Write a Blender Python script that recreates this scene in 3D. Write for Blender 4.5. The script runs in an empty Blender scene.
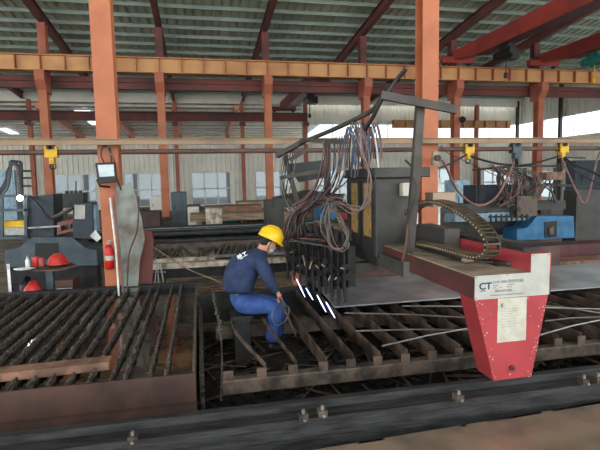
import bpy, bmesh, math, random
from mathutils import Vector, Matrix, noise
random.seed(7)
scn = bpy.context.scene
COL = scn.collection
R = math.radians
# ------------------------------------------------------------------ camera
F, PIT, YAW, ROL, H = 480.0, R(5.5), R(11.7), R(-1.12), 2.2
cy, sy = math.cos(YAW), math.sin(YAW)
FW = Vector((sy*math.cos(PIT), cy*math.cos(PIT), -math.sin(PIT)))
_r0 = Vector((cy, -sy, 0)); _u0 = _r0.cross(FW)
RT = _r0*math.cos(ROL)+_u0*math.sin(ROL); UP = _u0*math.cos(ROL)-_r0*math.sin(ROL)
CAM = Vector((0, 0, H))
def at(x, y, X=None, Y=None, Z=None):
    """a point of the place measured on the photograph, on a known plane"""
    d = RT*(x-300)-UP*(y-225)+FW*F
    t = (X-CAM.x)/d.x if X is not None else (Y-CAM.y)/d.y if Y is not None else (Z-CAM.z)/d.z
    return CAM+d*t
cd = bpy.data.cameras.new('camera'); cam = bpy.data.objects.new('camera', cd); COL.objects.link(cam)
cd.sensor_width = 36; cd.lens = F/600*36; cd.clip_end = 500
M = Matrix((RT, UP, -FW)).transposed().to_4x4(); M.translation = CAM; cam.matrix_world = M
scn.camera = cam
scn.view_settings.view_transform = 'Standard'; scn.view_settings.look = 'None'
scn.view_settings.gamma = 1; scn.view_settings.use_curve_mapping = False
scn.view_settings.exposure = 0.0
# ------------------------------------------------------------------ materials
def srgb(r, g, b):
    f = lambda c: (c/12.92 if c <= .04045 else ((c+.055)/1.055)**2.4)
    return (f(r/255), f(g/255), f(b/255), 1)
def mat(name, c, rough=.6, metal=0, c2=None, scale=6, bump=0, mix=(.42, .62), emit=None, es=0, detail=5, spec=.4, stretch=None, trans=0):
    m = bpy.data.materials.new(name); m.use_nodes = True
    nt = m.node_tree; b = nt.nodes['Principled BSDF']
    b.inputs['Base Color'].default_value = srgb(*c); b.inputs['Roughness'].default_value = rough
    b.inputs['Metallic'].default_value = metal; b.inputs['Specular IOR Level'].default_value = spec
    if c2 is None: c2 = tuple(v*.82 for v in c)
    tc = nt.nodes.new('ShaderNodeTexCoord'); n = nt.nodes.new('ShaderNodeTexNoise')
    mp = nt.nodes.new('ShaderNodeMapping')
    if stretch: mp.inputs['Scale'].default_value = stretch
    nt.links.new(tc.outputs['Object'], mp.inputs[0]); nt.links.new(mp.outputs[0], n.inputs['Vector'])
    n.inputs['Scale'].default_value = scale; n.inputs['Detail'].default_value = detail
    cr = nt.nodes.new('ShaderNodeValToRGB')
    cr.color_ramp.elements[0].position = mix[0]; cr.color_ramp.elements[1].position = mix[1]
    cr.color_ramp.elements[0].color = srgb(*c); cr.color_ramp.elements[1].color = srgb(*c2)
    nt.links.new(n.outputs['Fac'], cr.inputs[0]); nt.links.new(cr.outputs[0], b.inputs['Base Color'])
    if bump:
        bp = nt.nodes.new('ShaderNodeBump'); bp.inputs['Strength'].default_value = bump; bp.inputs['Distance'].default_value = .02
        n2 = nt.nodes.new('ShaderNodeTexNoise'); n2.inputs['Scale'].default_value = scale*4; n2.inputs['Detail'].default_value = 4
        nt.links.new(mp.outputs[0], n2.inputs['Vector'])
        nt.links.new(n2.outputs['Fac'], bp.inputs['Height']); nt.links.new(bp.outputs[0], b.inputs['Normal'])
    if emit:
        b.inputs['Emission Color'].default_value = srgb(*emit); b.inputs['Emission Strength'].default_value = es
    if trans: b.inputs['Transmission Weight'].default_value = trans
    return m
MT = dict(
 orange=mat('orange_paint', (180,108,72), .55, c2=(160,92,60), scale=1.3, bump=.05),
 orange_r=mat('worn_orange_paint', (170,98,72), .6, c2=(142,80,62), scale=1.2, bump=.05),
 girder=mat('faded_orange_paint', (206,156,102), .6, c2=(186,132,86), scale=.8),
 dkred=mat('dark_red_primer', (112,62,54), .7, c2=(86,54,50), scale=1),
 crred=mat('crane_red_paint', (158,62,52), .5, c2=(134,52,46), scale=1),
 roof=mat('roof_sheet', (188,192,172), .55, c2=(168,172,154), scale=.5),
 roof2=mat('far_roof_sheet', (150,156,156), .6, c2=(130,136,138), scale=.6),
 purlin=mat('purlin_steel', (150,164,152), .5, c2=(134,150,140), scale=1),
 wallc=mat('corrugated_wall_sheet', (222,219,206), .6, c2=(208,206,194), scale=.7),
 walld=mat('grey_wall_sheet', (150,154,152), .6, c2=(128,134,134), scale=.6),
 brick=mat('low_brick_wall_paint', (180,184,182), .8),
 floor=mat('shop_floor', (140,130,114), .65, c2=(92,85,76), scale=2.2, bump=.4, detail=8),
 slag=mat('slag_debris', (34,30,27), .85, c2=(14,13,12), scale=14, bump=1),
 slag2=mat('slag_crust', (112,104,94), .7, c2=(52,48,44), scale=34, bump=1, mix=(.42,.6)),
 dark=mat('blackened_steel', (44,44,45), .5, .3, c2=(28,27,27), scale=5, bump=.3),
 rail=mat('rail_steel', (54,54,54), .6, .2, c2=(30,30,31), scale=5, bump=.3, stretch=(.6,3,3)),
 railtop=mat('rail_top_edge', (128,124,112), .5, .3, c2=(84,78,68), scale=6, stretch=(.6,3,3)),
 rust=mat('rusty_plate', (84,62,54), .6, .2, c2=(58,46,42), scale=2.6, bump=.2, detail=8),
 rust2=mat('rust_brown_bar', (140,104,84), .7, .1, c2=(98,74,62), scale=7, bump=.3),
 slat=mat('slat_steel', (104,86,74), .6, .25, c2=(56,48,43), scale=5, bump=.3),
 tube=mat('support_tube_steel', (96,84,74), .6, .2, c2=(52,46,41), scale=6, bump=.3),
 plate=mat('mill_scale_plate', (172,174,176), .33, .35, c2=(128,132,136), scale=1.6, detail=7),
 plate2=mat('worn_tread_plate', (146,126,108), .3, .3, c2=(104,94,84), scale=2.2, detail=8, bump=.08),
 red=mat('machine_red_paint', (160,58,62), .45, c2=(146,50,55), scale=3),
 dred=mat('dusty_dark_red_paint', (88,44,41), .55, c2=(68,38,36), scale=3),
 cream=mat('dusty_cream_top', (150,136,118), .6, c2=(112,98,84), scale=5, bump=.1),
 wplate=mat('nameplate_white', (172,172,164), .45, c2=(158,158,150), scale=6),
 paper=mat('paper_notice', (184,182,168), .8, c2=(170,166,150), scale=12),
 ink=mat('dark_ink', (70,74,80), .7), inkg=mat('grey_ink', (128,130,130), .7), navy=mat('navy_logo', (32,62,92), .5),
 cab=mat('cabinet_grey', (62,61,58), .5, .1, c2=(50,49,47), scale=3, bump=.05),
 cabd=mat('cabinet_dark', (50,52,51), .5, .1),
 amber=mat('amber_dirty_window', (176,140,84), .35, c2=(128,98,58), scale=20, detail=8),
 frame=mat('frame_grey_steel', (72,68,62), .6, .1, c2=(58,55,50), scale=5),
 black=mat('black_rubber', (24,24,25), .5), hgrey=mat('grey_hose', (104,98,92), .5), hblk=mat('black_hose', (40,38,38), .45),
 hred=mat('red_hose', (116,66,58), .5), hblue=mat('blue_hose', (62,86,122), .5), hpink=mat('faded_pink_hose', (142,96,90), .5),
 chain=mat('cable_chain_plastic', (80,69,53), .5, c2=(58,50,40), scale=8), brass=mat('chain_link_pin', (176,158,120), .5),
 blue=mat('machine_blue_paint', (44,108,148), .5, c2=(34,88,124), scale=4),
 slate=mat('slate_blue_paint', (70,84,90), .5, c2=(54,68,76), scale=3),
 slated=mat('dark_slate_panel', (38,50,60), .5), pale=mat('pale_blue_panel', (150,180,196), .5),
 yellow=mat('yellow_paint', (222,176,40), .5, c2=(190,148,36), scale=8), helmet=mat('yellow_hard_hat', (238,196,32), .28, c2=(226,180,28), scale=5),
 redp=mat('red_hard_hat', (190,50,44), .35, c2=(170,42,38), scale=5),
 white=mat('white_plastic', (222,224,220), .5), glow=mat('flood_lamp_glass', (190,206,204), .25, c2=(170,190,188)),
 jean=mat('blue_trouser_cloth', (50,80,138), .85, c2=(38,62,116), scale=9, bump=.4),
 jacket=mat('navy_jacket_cloth', (42,56,88), .85, c2=(32,44,72), scale=8, bump=.4),
 skin=mat('skin', (196,144,118), .6, c2=(184,130,106), scale=10), hair=mat('black_hair', (26,22,20), .7),
 shoe=mat('black_boot_leather', (30,28,28), .5), mask=mat('pale_blue_face_mask', (176,198,214), .8),
 glass=mat('old_torn_sheet', (112,118,110), .4, .3, c2=(80,68,60), scale=2.6, detail=10, bump=.5),
 paleplate=mat('pale_dusty_steel', (200,188,168), .5, .1, c2=(120,110,98), scale=5, detail=8),
 teal=mat('teal_hoist_paint', (42,120,112), .5), wood=mat('weathered_wood', (160,140,116), .75, c2=(118,102,86), scale=4, stretch=(.5,4,4)),
 beige=mat('beige_channel_paint', (150,124,94), .6, c2=(120,100,80), scale=1.2),
 pipe=mat('rusty_brown_pipe', (104,76,64), .6, c2=(84,66,60), scale=2),
 bluem=mat('blue_motor_paint', (40,70,130), .5), steel=mat('bright_steel', (150,150,146), .35, .6), extg=mat('extinguisher_red', (200,34,34), .35),
)
def emis(name, c, s):
    m = bpy.data.materials.new(name); m.use_nodes = True; nt = m.node_tree; nt.nodes.clear()
    e = nt.nodes.new('ShaderNodeEmission'); o = nt.nodes.new('ShaderNodeOutputMaterial')
    n = nt.nodes.new('ShaderNodeTexNoise'); n.inputs['Scale'].default_value = 3
    h = nt.nodes.new('ShaderNodeMixRGB'); h.inputs[1].default_value = srgb(*c); h.inputs[2].default_value = srgb(*[v*.94 for v in c])
    nt.links.new(n.outputs['Fac'], h.inputs[0]); nt.links.new(h.outputs[0], e.inputs[0])
    e.inputs[1].default_value = s; nt.links.new(e.outputs[0], o.inputs[0]); return m
MT['skylight'] = emis('bright_skylight_sheet', (240,248,255), 2.2)
MT['arc'] = emis('welding_arc', (225,240,255), 30)
MT['flame'] = emis('cutting_flame', (170,190,255), 6)
def pane_mat(nm, tc_):
    m = bpy.data.materials.new(nm); m.use_nodes = True; nt = m.node_tree; nt.nodes.clear()
    o = nt.nodes.new('ShaderNodeOutputMaterial'); t = nt.nodes.new('ShaderNodeBsdfTransparent'); d = nt.nodes.new('ShaderNodeBsdfTranslucent')
    mx = nt.nodes.new('ShaderNodeMixShader'); n = nt.nodes.new('ShaderNodeTexNoise'); n.inputs['Scale'].default_value = 1.2
    r = nt.nodes.new('ShaderNodeMapRange'); r.inputs[3].default_value = .15; r.inputs[4].default_value = .6
    t.inputs[0].default_value = tc_; d.inputs[0].default_value = (.62, .66, .68, 1)
    nt.links.new(n.outputs['Fac'], r.inputs[0]); nt.links.new(r.outputs[0], mx.inputs[0])
    nt.links.new(t.outputs[0], mx.inputs[1]); nt.links.new(d.outputs[0], mx.inputs[2]); nt.links.new(mx.outputs[0], o.inputs[0]); return m
MT['pane'] = pane_mat('dusty_window_glass', (.88,.94,.97,1)); MT['pane2'] = pane_mat('tinted_window_glass', (.46,.49,.50,1))
def water_mat():
    m = bpy.data.materials.new('dirty_table_water'); m.use_nodes = True; nt = m.node_tree; b = nt.nodes['Principled BSDF']
    b.inputs['Base Color'].default_value = srgb(30,28,25); b.inputs['Roughness'].default_value = .07; b.inputs['Specular IOR Level'].default_value = .8
    tc = nt.nodes.new('ShaderNodeTexCoord'); n = nt.nodes.new('ShaderNodeTexNoise'); n.inputs['Scale'].default_value = 9; n.inputs['Detail'].default_value = 3
    bp = nt.nodes.new('ShaderNodeBump'); bp.inputs['Strength'].default_value = .06; bp.inputs['Distance'].default_value = .02
    nt.links.new(tc.outputs['Object'], n.inputs['Vector']); nt.links.new(n.outputs['Fac'], bp.inputs['Height']); nt.links.new(bp.outputs[0], b.inputs['Normal'])
    n2 = nt.nodes.new('ShaderNodeTexNoise'); n2.inputs['Scale'].default_value = 2.4; n2.inputs['Detail'].default_value = 6
    cr = nt.nodes.new('ShaderNodeValToRGB'); cr.color_ramp.elements[0].position = .52; cr.color_ramp.elements[1].position = .72
    cr.color_ramp.elements[0].color = (.07,.07,.07,1); cr.color_ramp.elements[1].color = (.5,.5,.5,1)
    nt.links.new(tc.outputs['Object'], n2.inputs['Vector']); nt.links.new(n2.outputs['Fac'], cr.inputs[0]); nt.links.new(cr.outputs[0], b.inputs['Roughness'])
    return m
MT['water'] = water_mat()
# ------------------------------------------------------------------ mesh helpers
class MB:
    def __init__(s): s.v = []; s.f = []; s.sm = []
    def add(s, v, f, smooth=False):
        o = len(s.v); s.v += [Vector(a) for a in v]; s.f += [tuple(i+o for i in q) for q in f]; s.sm += [smooth]*len(f); return s
    def box(s, a, b):
        (x0,y0,z0), (x1,y1,z1) = a, b
        if x0 > x1: x0, x1 = x1, x0
        if y0 > y1: y0, y1 = y1, y0
        if z0 > z1: z0, z1 = z1, z0
        v = [(x0,y0,z0),(x1,y0,z0),(x1,y1,z0),(x0,y1,z0),(x0,y0,z1),(x1,y0,z1),(x1,y1,z1),(x0,y1,z1)]
        return s.add(v, [(0,3,2,1),(4,5,6,7),(0,1,5,4),(1,2,6,5),(2,3,7,6),(3,0,4,7)])
    def prism(s, poly, d):
        n = len(poly); d = Vector(d); p = [Vector(a) for a in poly]
        nrm = Vector((0,0,0))
        for i in range(n): nrm += p[i].cross(p[(i+1) % n])
        if nrm.dot(d) > 0: p.reverse()
        v = p+[a+d for a in p]
        f = [tuple(range(n)), tuple(range(2*n-1, n-1, -1))]+[(i, n+i, n+(i+1) % n, (i+1) % n) for i in range(n)]
        return s.add(v, f)
    def bar(s, p0, p1, w, h, up=(0,0,1)):
        p0, p1 = Vector(p0), Vector(p1); d = (p1-p0).normalized(); up = Vector(up)
        if abs(d.dot(up)) > .98: up = Vector((0,1,0))
        a = d.cross(up).normalized()*w/2; b = a.cross(d).normalized()*h/2
        q = [-a-b, a-b, a+b, -a+b]
        return s.add([p0+k for k in q]+[p1+k for k in q], [(0,1,2,3)[::-1],(4,5,6,7)[::1],(0,1,5,4),(1,2,6,5),(2,3,7,6),(3,0,4,7)])
    def ibeam(s, p0, p1, w, h, up=(0,0,1), t=.025):
        p0, p1 = Vector(p0), Vector(p1); d = (p1-p0).normalized(); up = Vector(up)
        if abs(d.dot(up)) > .98: up = Vector((0,1,0))
        a = d.cross(up).normalized(); b = a.cross(d).normalized()
        s.bar(p0, p1, t, h-2*t, b)
        for k in (-1, 1): o = b*k*(h/2-t/2); s.bar(p0+o, p1+o, w, t, b)
        return s
    def tube(s, pts, r, n=6, cap=True):
        pts = [Vector(p) for p in pts]; m = len(pts); v = []; f = []
        u = None
        for i, p in enumerate(pts):
            d = (pts[min(i+1, m-1)]-pts[max(i-1, 0)]).normalized()
            if u is None: u = d.orthogonal().normalized()
            u = (u-d*u.dot(d)); u = u.normalized() if u.length > 1e-6 else d.orthogonal().normalized()
            w = d.cross(u); rr = r[i] if isinstance(r, (list, tuple)) else r
            for k in range(n): a = 2*math.pi*k/n; v.append(p+u*math.cos(a)*rr+w*math.sin(a)*rr)
        for i in range(m-1):
            for k in range(n): f.append((i*n+k, i*n+(k+1) % n, (i+1)*n+(k+1) % n, (i+1)*n+k))
        s.add(v, f, True)
        if cap:
            s.add(v[:n], [tuple(range(n-1, -1, -1))]); s.add(v[-n:], [tuple(range(n))])
        return s
    def cyl(s, p0, p1, r, n=14): return s.tube([p0, p1], r, n)
    def lathe(s, c, prof, n=20, rot=None):
        c = Vector(c); v = []; f = []
        for (r, z) in prof:
            for k in range(n):
                a = 2*math.pi*k/n; q = Vector((r*math.cos(a), r*math.sin(a), z))
                v.append(c+(rot @ q if rot else q))
        for i in range(len(prof)-1):
            for k in range(n): f.append((i*n+k, i*n+(k+1) % n, (i+1)*n+(k+1) % n, (i+1)*n+k))
        s.add(v, f, True)
        s.add(v[:n], [tuple(range(n-1, -1, -1))]); s.add(v[-n:], [tuple(range(n))]); return s
    def blob(s, c, rx, ry, rz, n=10, m=7, rot=None, jit=0):
        c = Vector(c); v = []; f = []
        for i in range(m+1):
            t = math.pi*i/m
            for k in range(n):
                a = 2*math.pi*k/n; j = 1+random.uniform(-jit, jit)
                q = Vector((rx*math.sin(t)*math.cos(a)*j, ry*math.sin(t)*math.sin(a)*j, rz*math.cos(t)*j))
                v.append(c+(rot @ q if rot else q))
        for i in range(m):
            for k in range(n): f.append((i*n+k, (i+1)*n+k, (i+1)*n+(k+1) % n, i*n+(k+1) % n))
        return s.add(v, f, True)
    def build(s, name, m, parent=None, label=None, bev=0):
        o = None
        if parent is None:
            lo = Vector([min(p[i] for p in s.v) for i in range(3)]); hi = Vector([max(p[i] for p in s.v) for i in range(3)])
            org = Vector(((lo.x+hi.x)/2, (lo.y+hi.y)/2, lo.z))
        else: org = Vector(parent['_org'])
        me = bpy.data.meshes.new(name); me.from_pydata([tuple(p-org) for p in s.v], [], s.f); me.update()
        me.polygons.foreach_set('use_smooth', s.sm)
        me.materials.append(MT[m] if isinstance(m, str) else m)
        o = bpy.data.objects.new(name, me); COL.objects.link(o)
        if bev:
            b = o.modifiers.new('b', 'BEVEL'); b.width = bev; b.segments = 2; b.limit_method = 'ANGLE'
        if parent is None: o.location = org
        else: o.parent = parent
        o['_org'] = tuple(org)
        if label: o['label'] = label
        return o
def thing(name, loc, label, cat, group=None):
    o = bpy.data.objects.new(name, None); COL.objects.link(o); o.location = loc; o['_org'] = tuple(loc)
    o['label'] = label; o['category'] = cat
    if group: o['group'] = group
    return o
def tag(o, label, cat, group=None):
    o['label'] = label; o['category'] = cat
    if group: o['group'] = group
    return o
def struct(o): o['kind'] = 'structure'; return o
def stuff(o, label, cat): tag(o, label, cat); o['kind'] = 'stuff'; return o
def spline(P, k=8):
    P = [Vector(p) for p in P]; Q = [2*P[0]-P[1]]+P+[2*P[-1]-P[-2]]; out = []
    for i in range(1, len(Q)-2):
        for j in range(k):
            t = j/k; a, b, c, d = Q[i-1], Q[i], Q[i+1], Q[i+2]
            out.append(.5*((2*b)+(c-a)*t+(2*a-5*b+4*c-d)*t*t+(3*b-a-3*c+d)*t**3))
    out.append(P[-1]); return out
def text(body, loc, size, m, parent, name='lettering', rot=(math.pi/2,0,0), bold=0, shear=0, xs=1):
    cu = bpy.data.curves.new('t', 'FONT'); cu.body = body; cu.size = size; cu.offset = bold; cu.extrude = .0006; cu.shear = shear
    t = bpy.data.objects.new('t', cu); COL.objects.link(t)
    bpy.context.view_layer.update()
    me = bpy.data.meshes.new_from_object(t.evaluated_get(bpy.context.evaluated_depsgraph_get()))
    bpy.data.objects.remove(t)
    from mathutils import Euler
    Rm = (rot if isinstance(rot, Matrix) else Euler(rot).to_matrix()).to_4x4()
    me.transform(Matrix.Translation(Vector(loc)-Vector(parent['_org'])) @ Rm @ Matrix.Diagonal((xs,1,1,1)))
    me.materials.clear(); me.materials.append(MT[m]); o = bpy.data.objects.new(name, me); COL.objects.link(o); o.parent = parent
    o['_org'] = tuple(parent['_org']); return o
ORD = ['first','second','third','fourth','fifth','sixth','seventh','eighth','ninth','tenth','eleventh','twelfth']

# ================================================================== BUILDING
D1, D2, D3 = 23.6, 37.0, 51.0
ZE = 8.35                                    # eave height at D2
def zr(Y): return ZE+.105*(D2-Y)             # underside of the main roof
XL, XR = -34.0, at(519, 110, Y=D2).x
CX = [at(x, 75, Y=D1).x for x in (42.5, 165.5, 272.5, 369.5, 458.5, 539.5)]
ST = (CX[-1]-CX[0])/5
# floor
struct(MB().box((XL-4,-9,-.2), (XR+6,D3+14,0)).build('floor', 'floor'))
# main roof: trapezoid ribs running down the slope
def roof_sheet(x0, x1, Y0, z0, Y1, z1, pitch, mname):
    mb = MB(); x = x0; prof = []
    while x < x1:
        prof += [(x,0),(x+pitch*.62,0),(x+pitch*.70,.06),(x+pitch*.92,.06)]; x += pitch
    prof.append((x,0)); n = len(prof)
    v = [(a,Y0,z0+b) for a,b in prof]+[(a,Y1,z1+b) for a,b in prof]
    return mb.add(v, [(i,i+1,n+i+1,n+i) for i in range(n-1)]).build('ceiling', mname)
ceil = struct(roof_sheet(XL-2, XR+.4, -9, zr(-9)+.25, D2-.25, zr(D2)+.25, .42, 'roof'))
ceil['_org'] = tuple(ceil.location)
Y = -8.5
while Y < D2-.6:
    MB().box((XL,Y,zr(Y)+.06), (XR,Y+.05,zr(Y)+.22)).build('purlin', 'purlin', ceil); Y += 1.12
g = MB().box((XL,D2-.3,ZE+.1), (XR+.1,D2-.22,ZE+.275)).box((XL,D2-.3,ZE-.48), (XR+.1,D2-.2,ZE+.1)); struct(g.build('trim_1', 'wallc'))
# rafters
RX = [CX[0]-ST]+[CX[0]+ST*i for i in range(6)]
for i, x in enumerate(RX):
    MBs = MB().ibeam((x,-8,zr(-8)-.18), (x,D2,zr(D2)-.14), .24, .44)
    tag(MBs.build('roof_rafter', 'dkred'), f'dark red steel rafter sloping under the main roof, {ORD[i]} from the left', 'rafter', 'rafters of the main roof')
# bay behind (left part): lower lean-to roof
XB = at(305, 120, Y=D2).x
r2 = struct(roof_sheet(XL-2, XB+3, D2+.3, ZE-.35, D3+12, ZE-.35-(D3+12-D2)*.065, .9, 'roof2')); r2.name = 'ceiling_rear'
z2 = lambda Y: ZE-.35-(Y-D2)*.065
Y = D2+1
while Y < D3+11:
    MB().box((XL,Y,z2(Y)-.16), (XB+3,Y+.07,z2(Y)-.02)).build('purlin', 'wallc', r2); Y += 1.5
for i, (px, py, w, l) in enumerate(((90,104,1.1,6),(22,127,.9,5),(118,130,.8,5),(7,113,.8,3))):
    Yk = (42.5,57,59,49)[i]; c = at(px, py, Y=Yk); z = z2(Yk)-.2
    MB().prism([(c.x-w/2,Yk-l/2,z2(Yk-l/2)-.2),(c.x+w/2,Yk-l/2,z2(Yk-l/2)-.2),(c.x+w/2,Yk+l/2,z2(Yk+l/2)-.2),(c.x-w/2,Yk+l/2,z2(Yk+l/2)-.2)], (0,0,.04)).build('skylight', 'skylight', r2)
# far wall of the bay behind, horizontal corrugation
mb = MB(); z = 4.2; prof = []
while z < 8: prof += [(z,0),(z+.3,0),(z+.36,.06),(z+.52,.06)]; z += .6
n = len(prof); v = [(XL,D3+11.5-b,a) for a,b in prof]+[(XB+3,D3+11.5-b,a) for a,b in prof]
struct(mb.add(v, [(i,n+i,n+i+1,i+1) for i in range(n-1)]).build('wall_rear', 'wallc'))
# second and third column lines
LX2 = [at(p, 150, Y=D2-.4).x for p in (32,)]; s2 = (at(243,150,Y=D2-.4).x-LX2[0])/3
LX2 = [LX2[0]+s2*i for i in range(8)]
LX2 = [x for x in LX2 if x < XR-1]
for i, x in enumerate(LX2):
    c = thing('steel_column', (x,D2-.4,0), f'dull red column along the back wall, {ORD[i]} from the left', 'column', 'columns along the back wall')
    MB().ibeam((x,D2-.4,0), (x,D2-.4,zr(D2-.4)-.4), .26, .3, t=.05).build('shaft', 'orange_r', c)
    MB().box((x-.2,D2-.9,6.2), (x+.2,D2-.2,6.45)).build('bracket', 'dkred', c)
for i, px in enumerate((82, 132, 180, 226)):
    x = at(px, 115, Y=D3).x
    c = thing('steel_column', (x,D3,0), f'orange column with arched rafter in the bay behind, {ORD[i]} from the left', 'column', 'columns of the bay behind')
    MB().ibeam((x,D3,0), (x,D3,z2(D3)-.5), .4, .4, t=.06).build('shaft', 'orange_r', c)
    xe = x
    MB().prism([(xe-.14,D2+.4,z2(D2)-.1),(xe-.14,D2+.4,z2(D2)-.55),(xe-.14,D3-3,z2(D3-3)-.65),(xe-.14,D3-.8,z2(D3)-1.2),(xe-.14,D3,z2(D3)-1.9),(xe-.14,D3+.2,z2(D3)-.1)], (.28,0,0)).build('rafter', 'orange_r', c)
# back wall (Y = D2): corrugated vertical
def vwall(mb, x0, x1, z0, z1, y, p=.35, dep=.05):
    x = x0; prof = []
    while x < x1-.01:
        for a, b in ((0,0),(.6,0),(.68,dep),(.92,dep)): prof.append((min(x+p*a, x1), b))
        x += p
    prof.append((x1,0)); n = len(prof)
    v = [(a,y-b,z0) for a,b in prof]+[(a,y-b,z1) for a,b in prof]
    mb.add(v, [(i,i+1,n+i+1,n+i) for i in range(n-1)])
def vwallx(mb, y0, y1, z0, z1, x, p=.35, dep=.05):
    y = y0; prof = []
    while y < y1-.01:
        for a, b in ((0,0),(.6,0),(.68,dep),(.92,dep)): prof.append((min(y+p*a, y1), b))
        y += p
    prof.append((y1,0)); n = len(prof)
    v = [(x-b,a,z0) for a,b in prof]+[(x-b,a,z1) for a,b in prof]
    mb.add(v, [(i,n+i,n+i+1,i+1) for i in range(n-1)])
ZW0, ZW1, ZS0, ZS1 = at(210,205,Y=D2).z, at(210,172,Y=D2).z, at(400,143,Y=D2).z, at(400,124,Y=D2).z
WT = at(200,138,Y=D2).z
wb = MB(); wins = []
vwall(wb, XL, XB, ZW1, WT, D2+.3); vwall(wb, XB, XR, ZW1, ZS0, D2+.3); vwall(wb, XB, XR, ZS1, ZE, D2+.3)
xs = [XL]
for a, b in zip([LX2[0]-s2*2, LX2[0]-s2]+LX2, [LX2[0]-s2]+LX2+[XR+1]):
    m_ = (a+b)/2; w = s2*.30; wins.append((m_-w, min(m_+w, XR-.3)))
cur = XL
for a, b in wins: vwall(wb, cur, a, ZW0, ZW1, D2+.3); cur = b
vwall(wb, cur, XR, ZW0, ZW1, D2+.3)
wb.box((XL,D2+.25,0), (XR,D2+.45,ZW0))
struct(wb.build('wall_back', 'wallc'))
def window(n, a, b, cols, rows, pm_='pane2', t=.05):
    """a, b opposite corners in the plane x=const or y=const"""
    fr = MB(); ax = 0 if abs(a[1]-b[1]) < 1e-6 else 1
    L0, L1 = a[ax], b[ax]; z0, z1 = a[2], b[2]
    def bx(l0, l1, c0, c1, th=.04):
        if ax == 0: fr.box((l0,a[1]-th,c0), (l1,a[1]+th,c1))
        else: fr.box((a[0]-th,l0,c0), (a[0]+th,l1,c1))
    for i in range(cols+1): l = L0+(L1-L0)*i/cols; bx(l-t, l+t, z0, z1)
    for j in range(rows+1): z = z0+(z1-z0)*j/rows; bx(L0, L1, z-t, z+t)
    f = struct(fr.build(f'window_{n}', 'white'))
    g = MB()
    if ax == 0: g.box((L0,a[1]+.0,z0), (L1,a[1]+.01,z1))
    else: g.box((a[0],L0,z0), (a[0]+.01,L1,z1))
    g.build('pane', pm_, f)
k = 1
for a, b in wins: window(k, (a,D2+.35,ZW0), (b,D2+.35,ZW1), 3, 2); k += 1
window(k, (XB,D2+.35,ZS0), (XR-.2,D2+.35,ZS1), 8, 1, 'pane', .02); k += 1
# panel beside the opening of the bay behind
struct(MB().box((XB-.15,D2+.3,ZS0-.1), (XB+.15,D2+.5,ZE)).build('trim_2', 'walld'))
# right wall
we = MB(); Y0 = 6.0
vwallx(we, Y0, D2+.3, ZS1, zr(0)+.5, XR); vwallx(we, Y0, D2+.3, ZW1-.4, ZS0, XR)
cy_, wr = Y0, []
yy = D2-3.4
while yy > Y0+3: wr.append((yy-1.7, yy+1.7)); yy -= ST
for a, b in sorted(wr): vwallx(we, cy_, a, ZW0, ZW1-.4, XR); cy_ = b
vwallx(we, cy_, D2+.3, ZW0, ZW1-.4, XR); we.box((XR-.02,Y0,0), (XR+.2,D2+.3,ZW0))
struct(we.build('wall_right', 'wallc'))
for a, b in sorted(wr): window(k, (XR+.05,a,ZW0), (XR+.05,b,ZW1-.4), 3, 2); k += 1
window(k, (XR+.05,Y0,ZS0), (XR+.05,D2,ZS1), 10, 1, 'pane', .02); k += 1
for i in range(5):
    y = D2-ST*(i+.0)-.3
    tag(MB().ibeam((XR-.35,y,0), (XR-.35,y,zr(y)), .2, .24, t=.03).build('wall_post', 'frame'), f'grey steel wind post on the right end wall, {ORD[i]} from the far corner', 'post', 'posts on the right end wall')
# first (middle) column line and crane runway
for i, x in enumerate([CX[0]+ST*j for j in range(0, 6)]):
    c = thing('steel_column', (x,D1,0), f'orange column carrying the middle crane runway, {ORD[i]} from the left', 'column', 'columns of the middle runway')
    MB().ibeam((x,D1,0), (x,D1,6.75), .34, .42, t=.05).build('shaft', 'orange' if i < 3 else 'orange_r', c)
    MB().ibeam((x,D1+.42,6.5), (x,D1+.42,zr(D1+.4)-.4), .34, .4, t=.04).build('upper_shaft', 'dkred' if i != 0 else 'orange_r', c)
    MB().prism([(x-.2,D1-.5,7.13),(x-.2,D1+.5,7.13),(x-.2,D1+.5,6.2),(x-.2,D1-.15,6.2),(x-.2,D1-.5,6.7)], (.4,0,0)).build('bracket', 'orange_r', c)
rg = thing('crane_runway_beam', (0,D1,7), 'long faded orange crane runway girder with stiffeners across the middle of the hall', 'girder')
MB().ibeam((XL,D1-.12,7.48), (XR-.3,D1-.12,7.48), .42, .68, t=.03).build('girder', 'girder', rg)
mb = MB(); x = CX[0]-ST*2
while x < XR-.5: mb.box((x,D1-.33,7.17), (x+.03,D1+.09,7.79)); x += ST/5
mb.build('stiffener', 'orange_r', rg)
MB().box((XL,D1-.2,7.82), (XR-.3,D1-.06,7.88)).build('rail', 'dkred', rg)
tag(MB().ibeam((XL,D1+.75,6.72), (XR-.3,D1+.75,6.72), .26, .34).box((XL,D1+.7,6.89), (XR-.3,D1+.8,7.12)).build('tie_beam', 'dkred'), 'dark red tie beam running just under the orange runway girder', 'beam')
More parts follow.
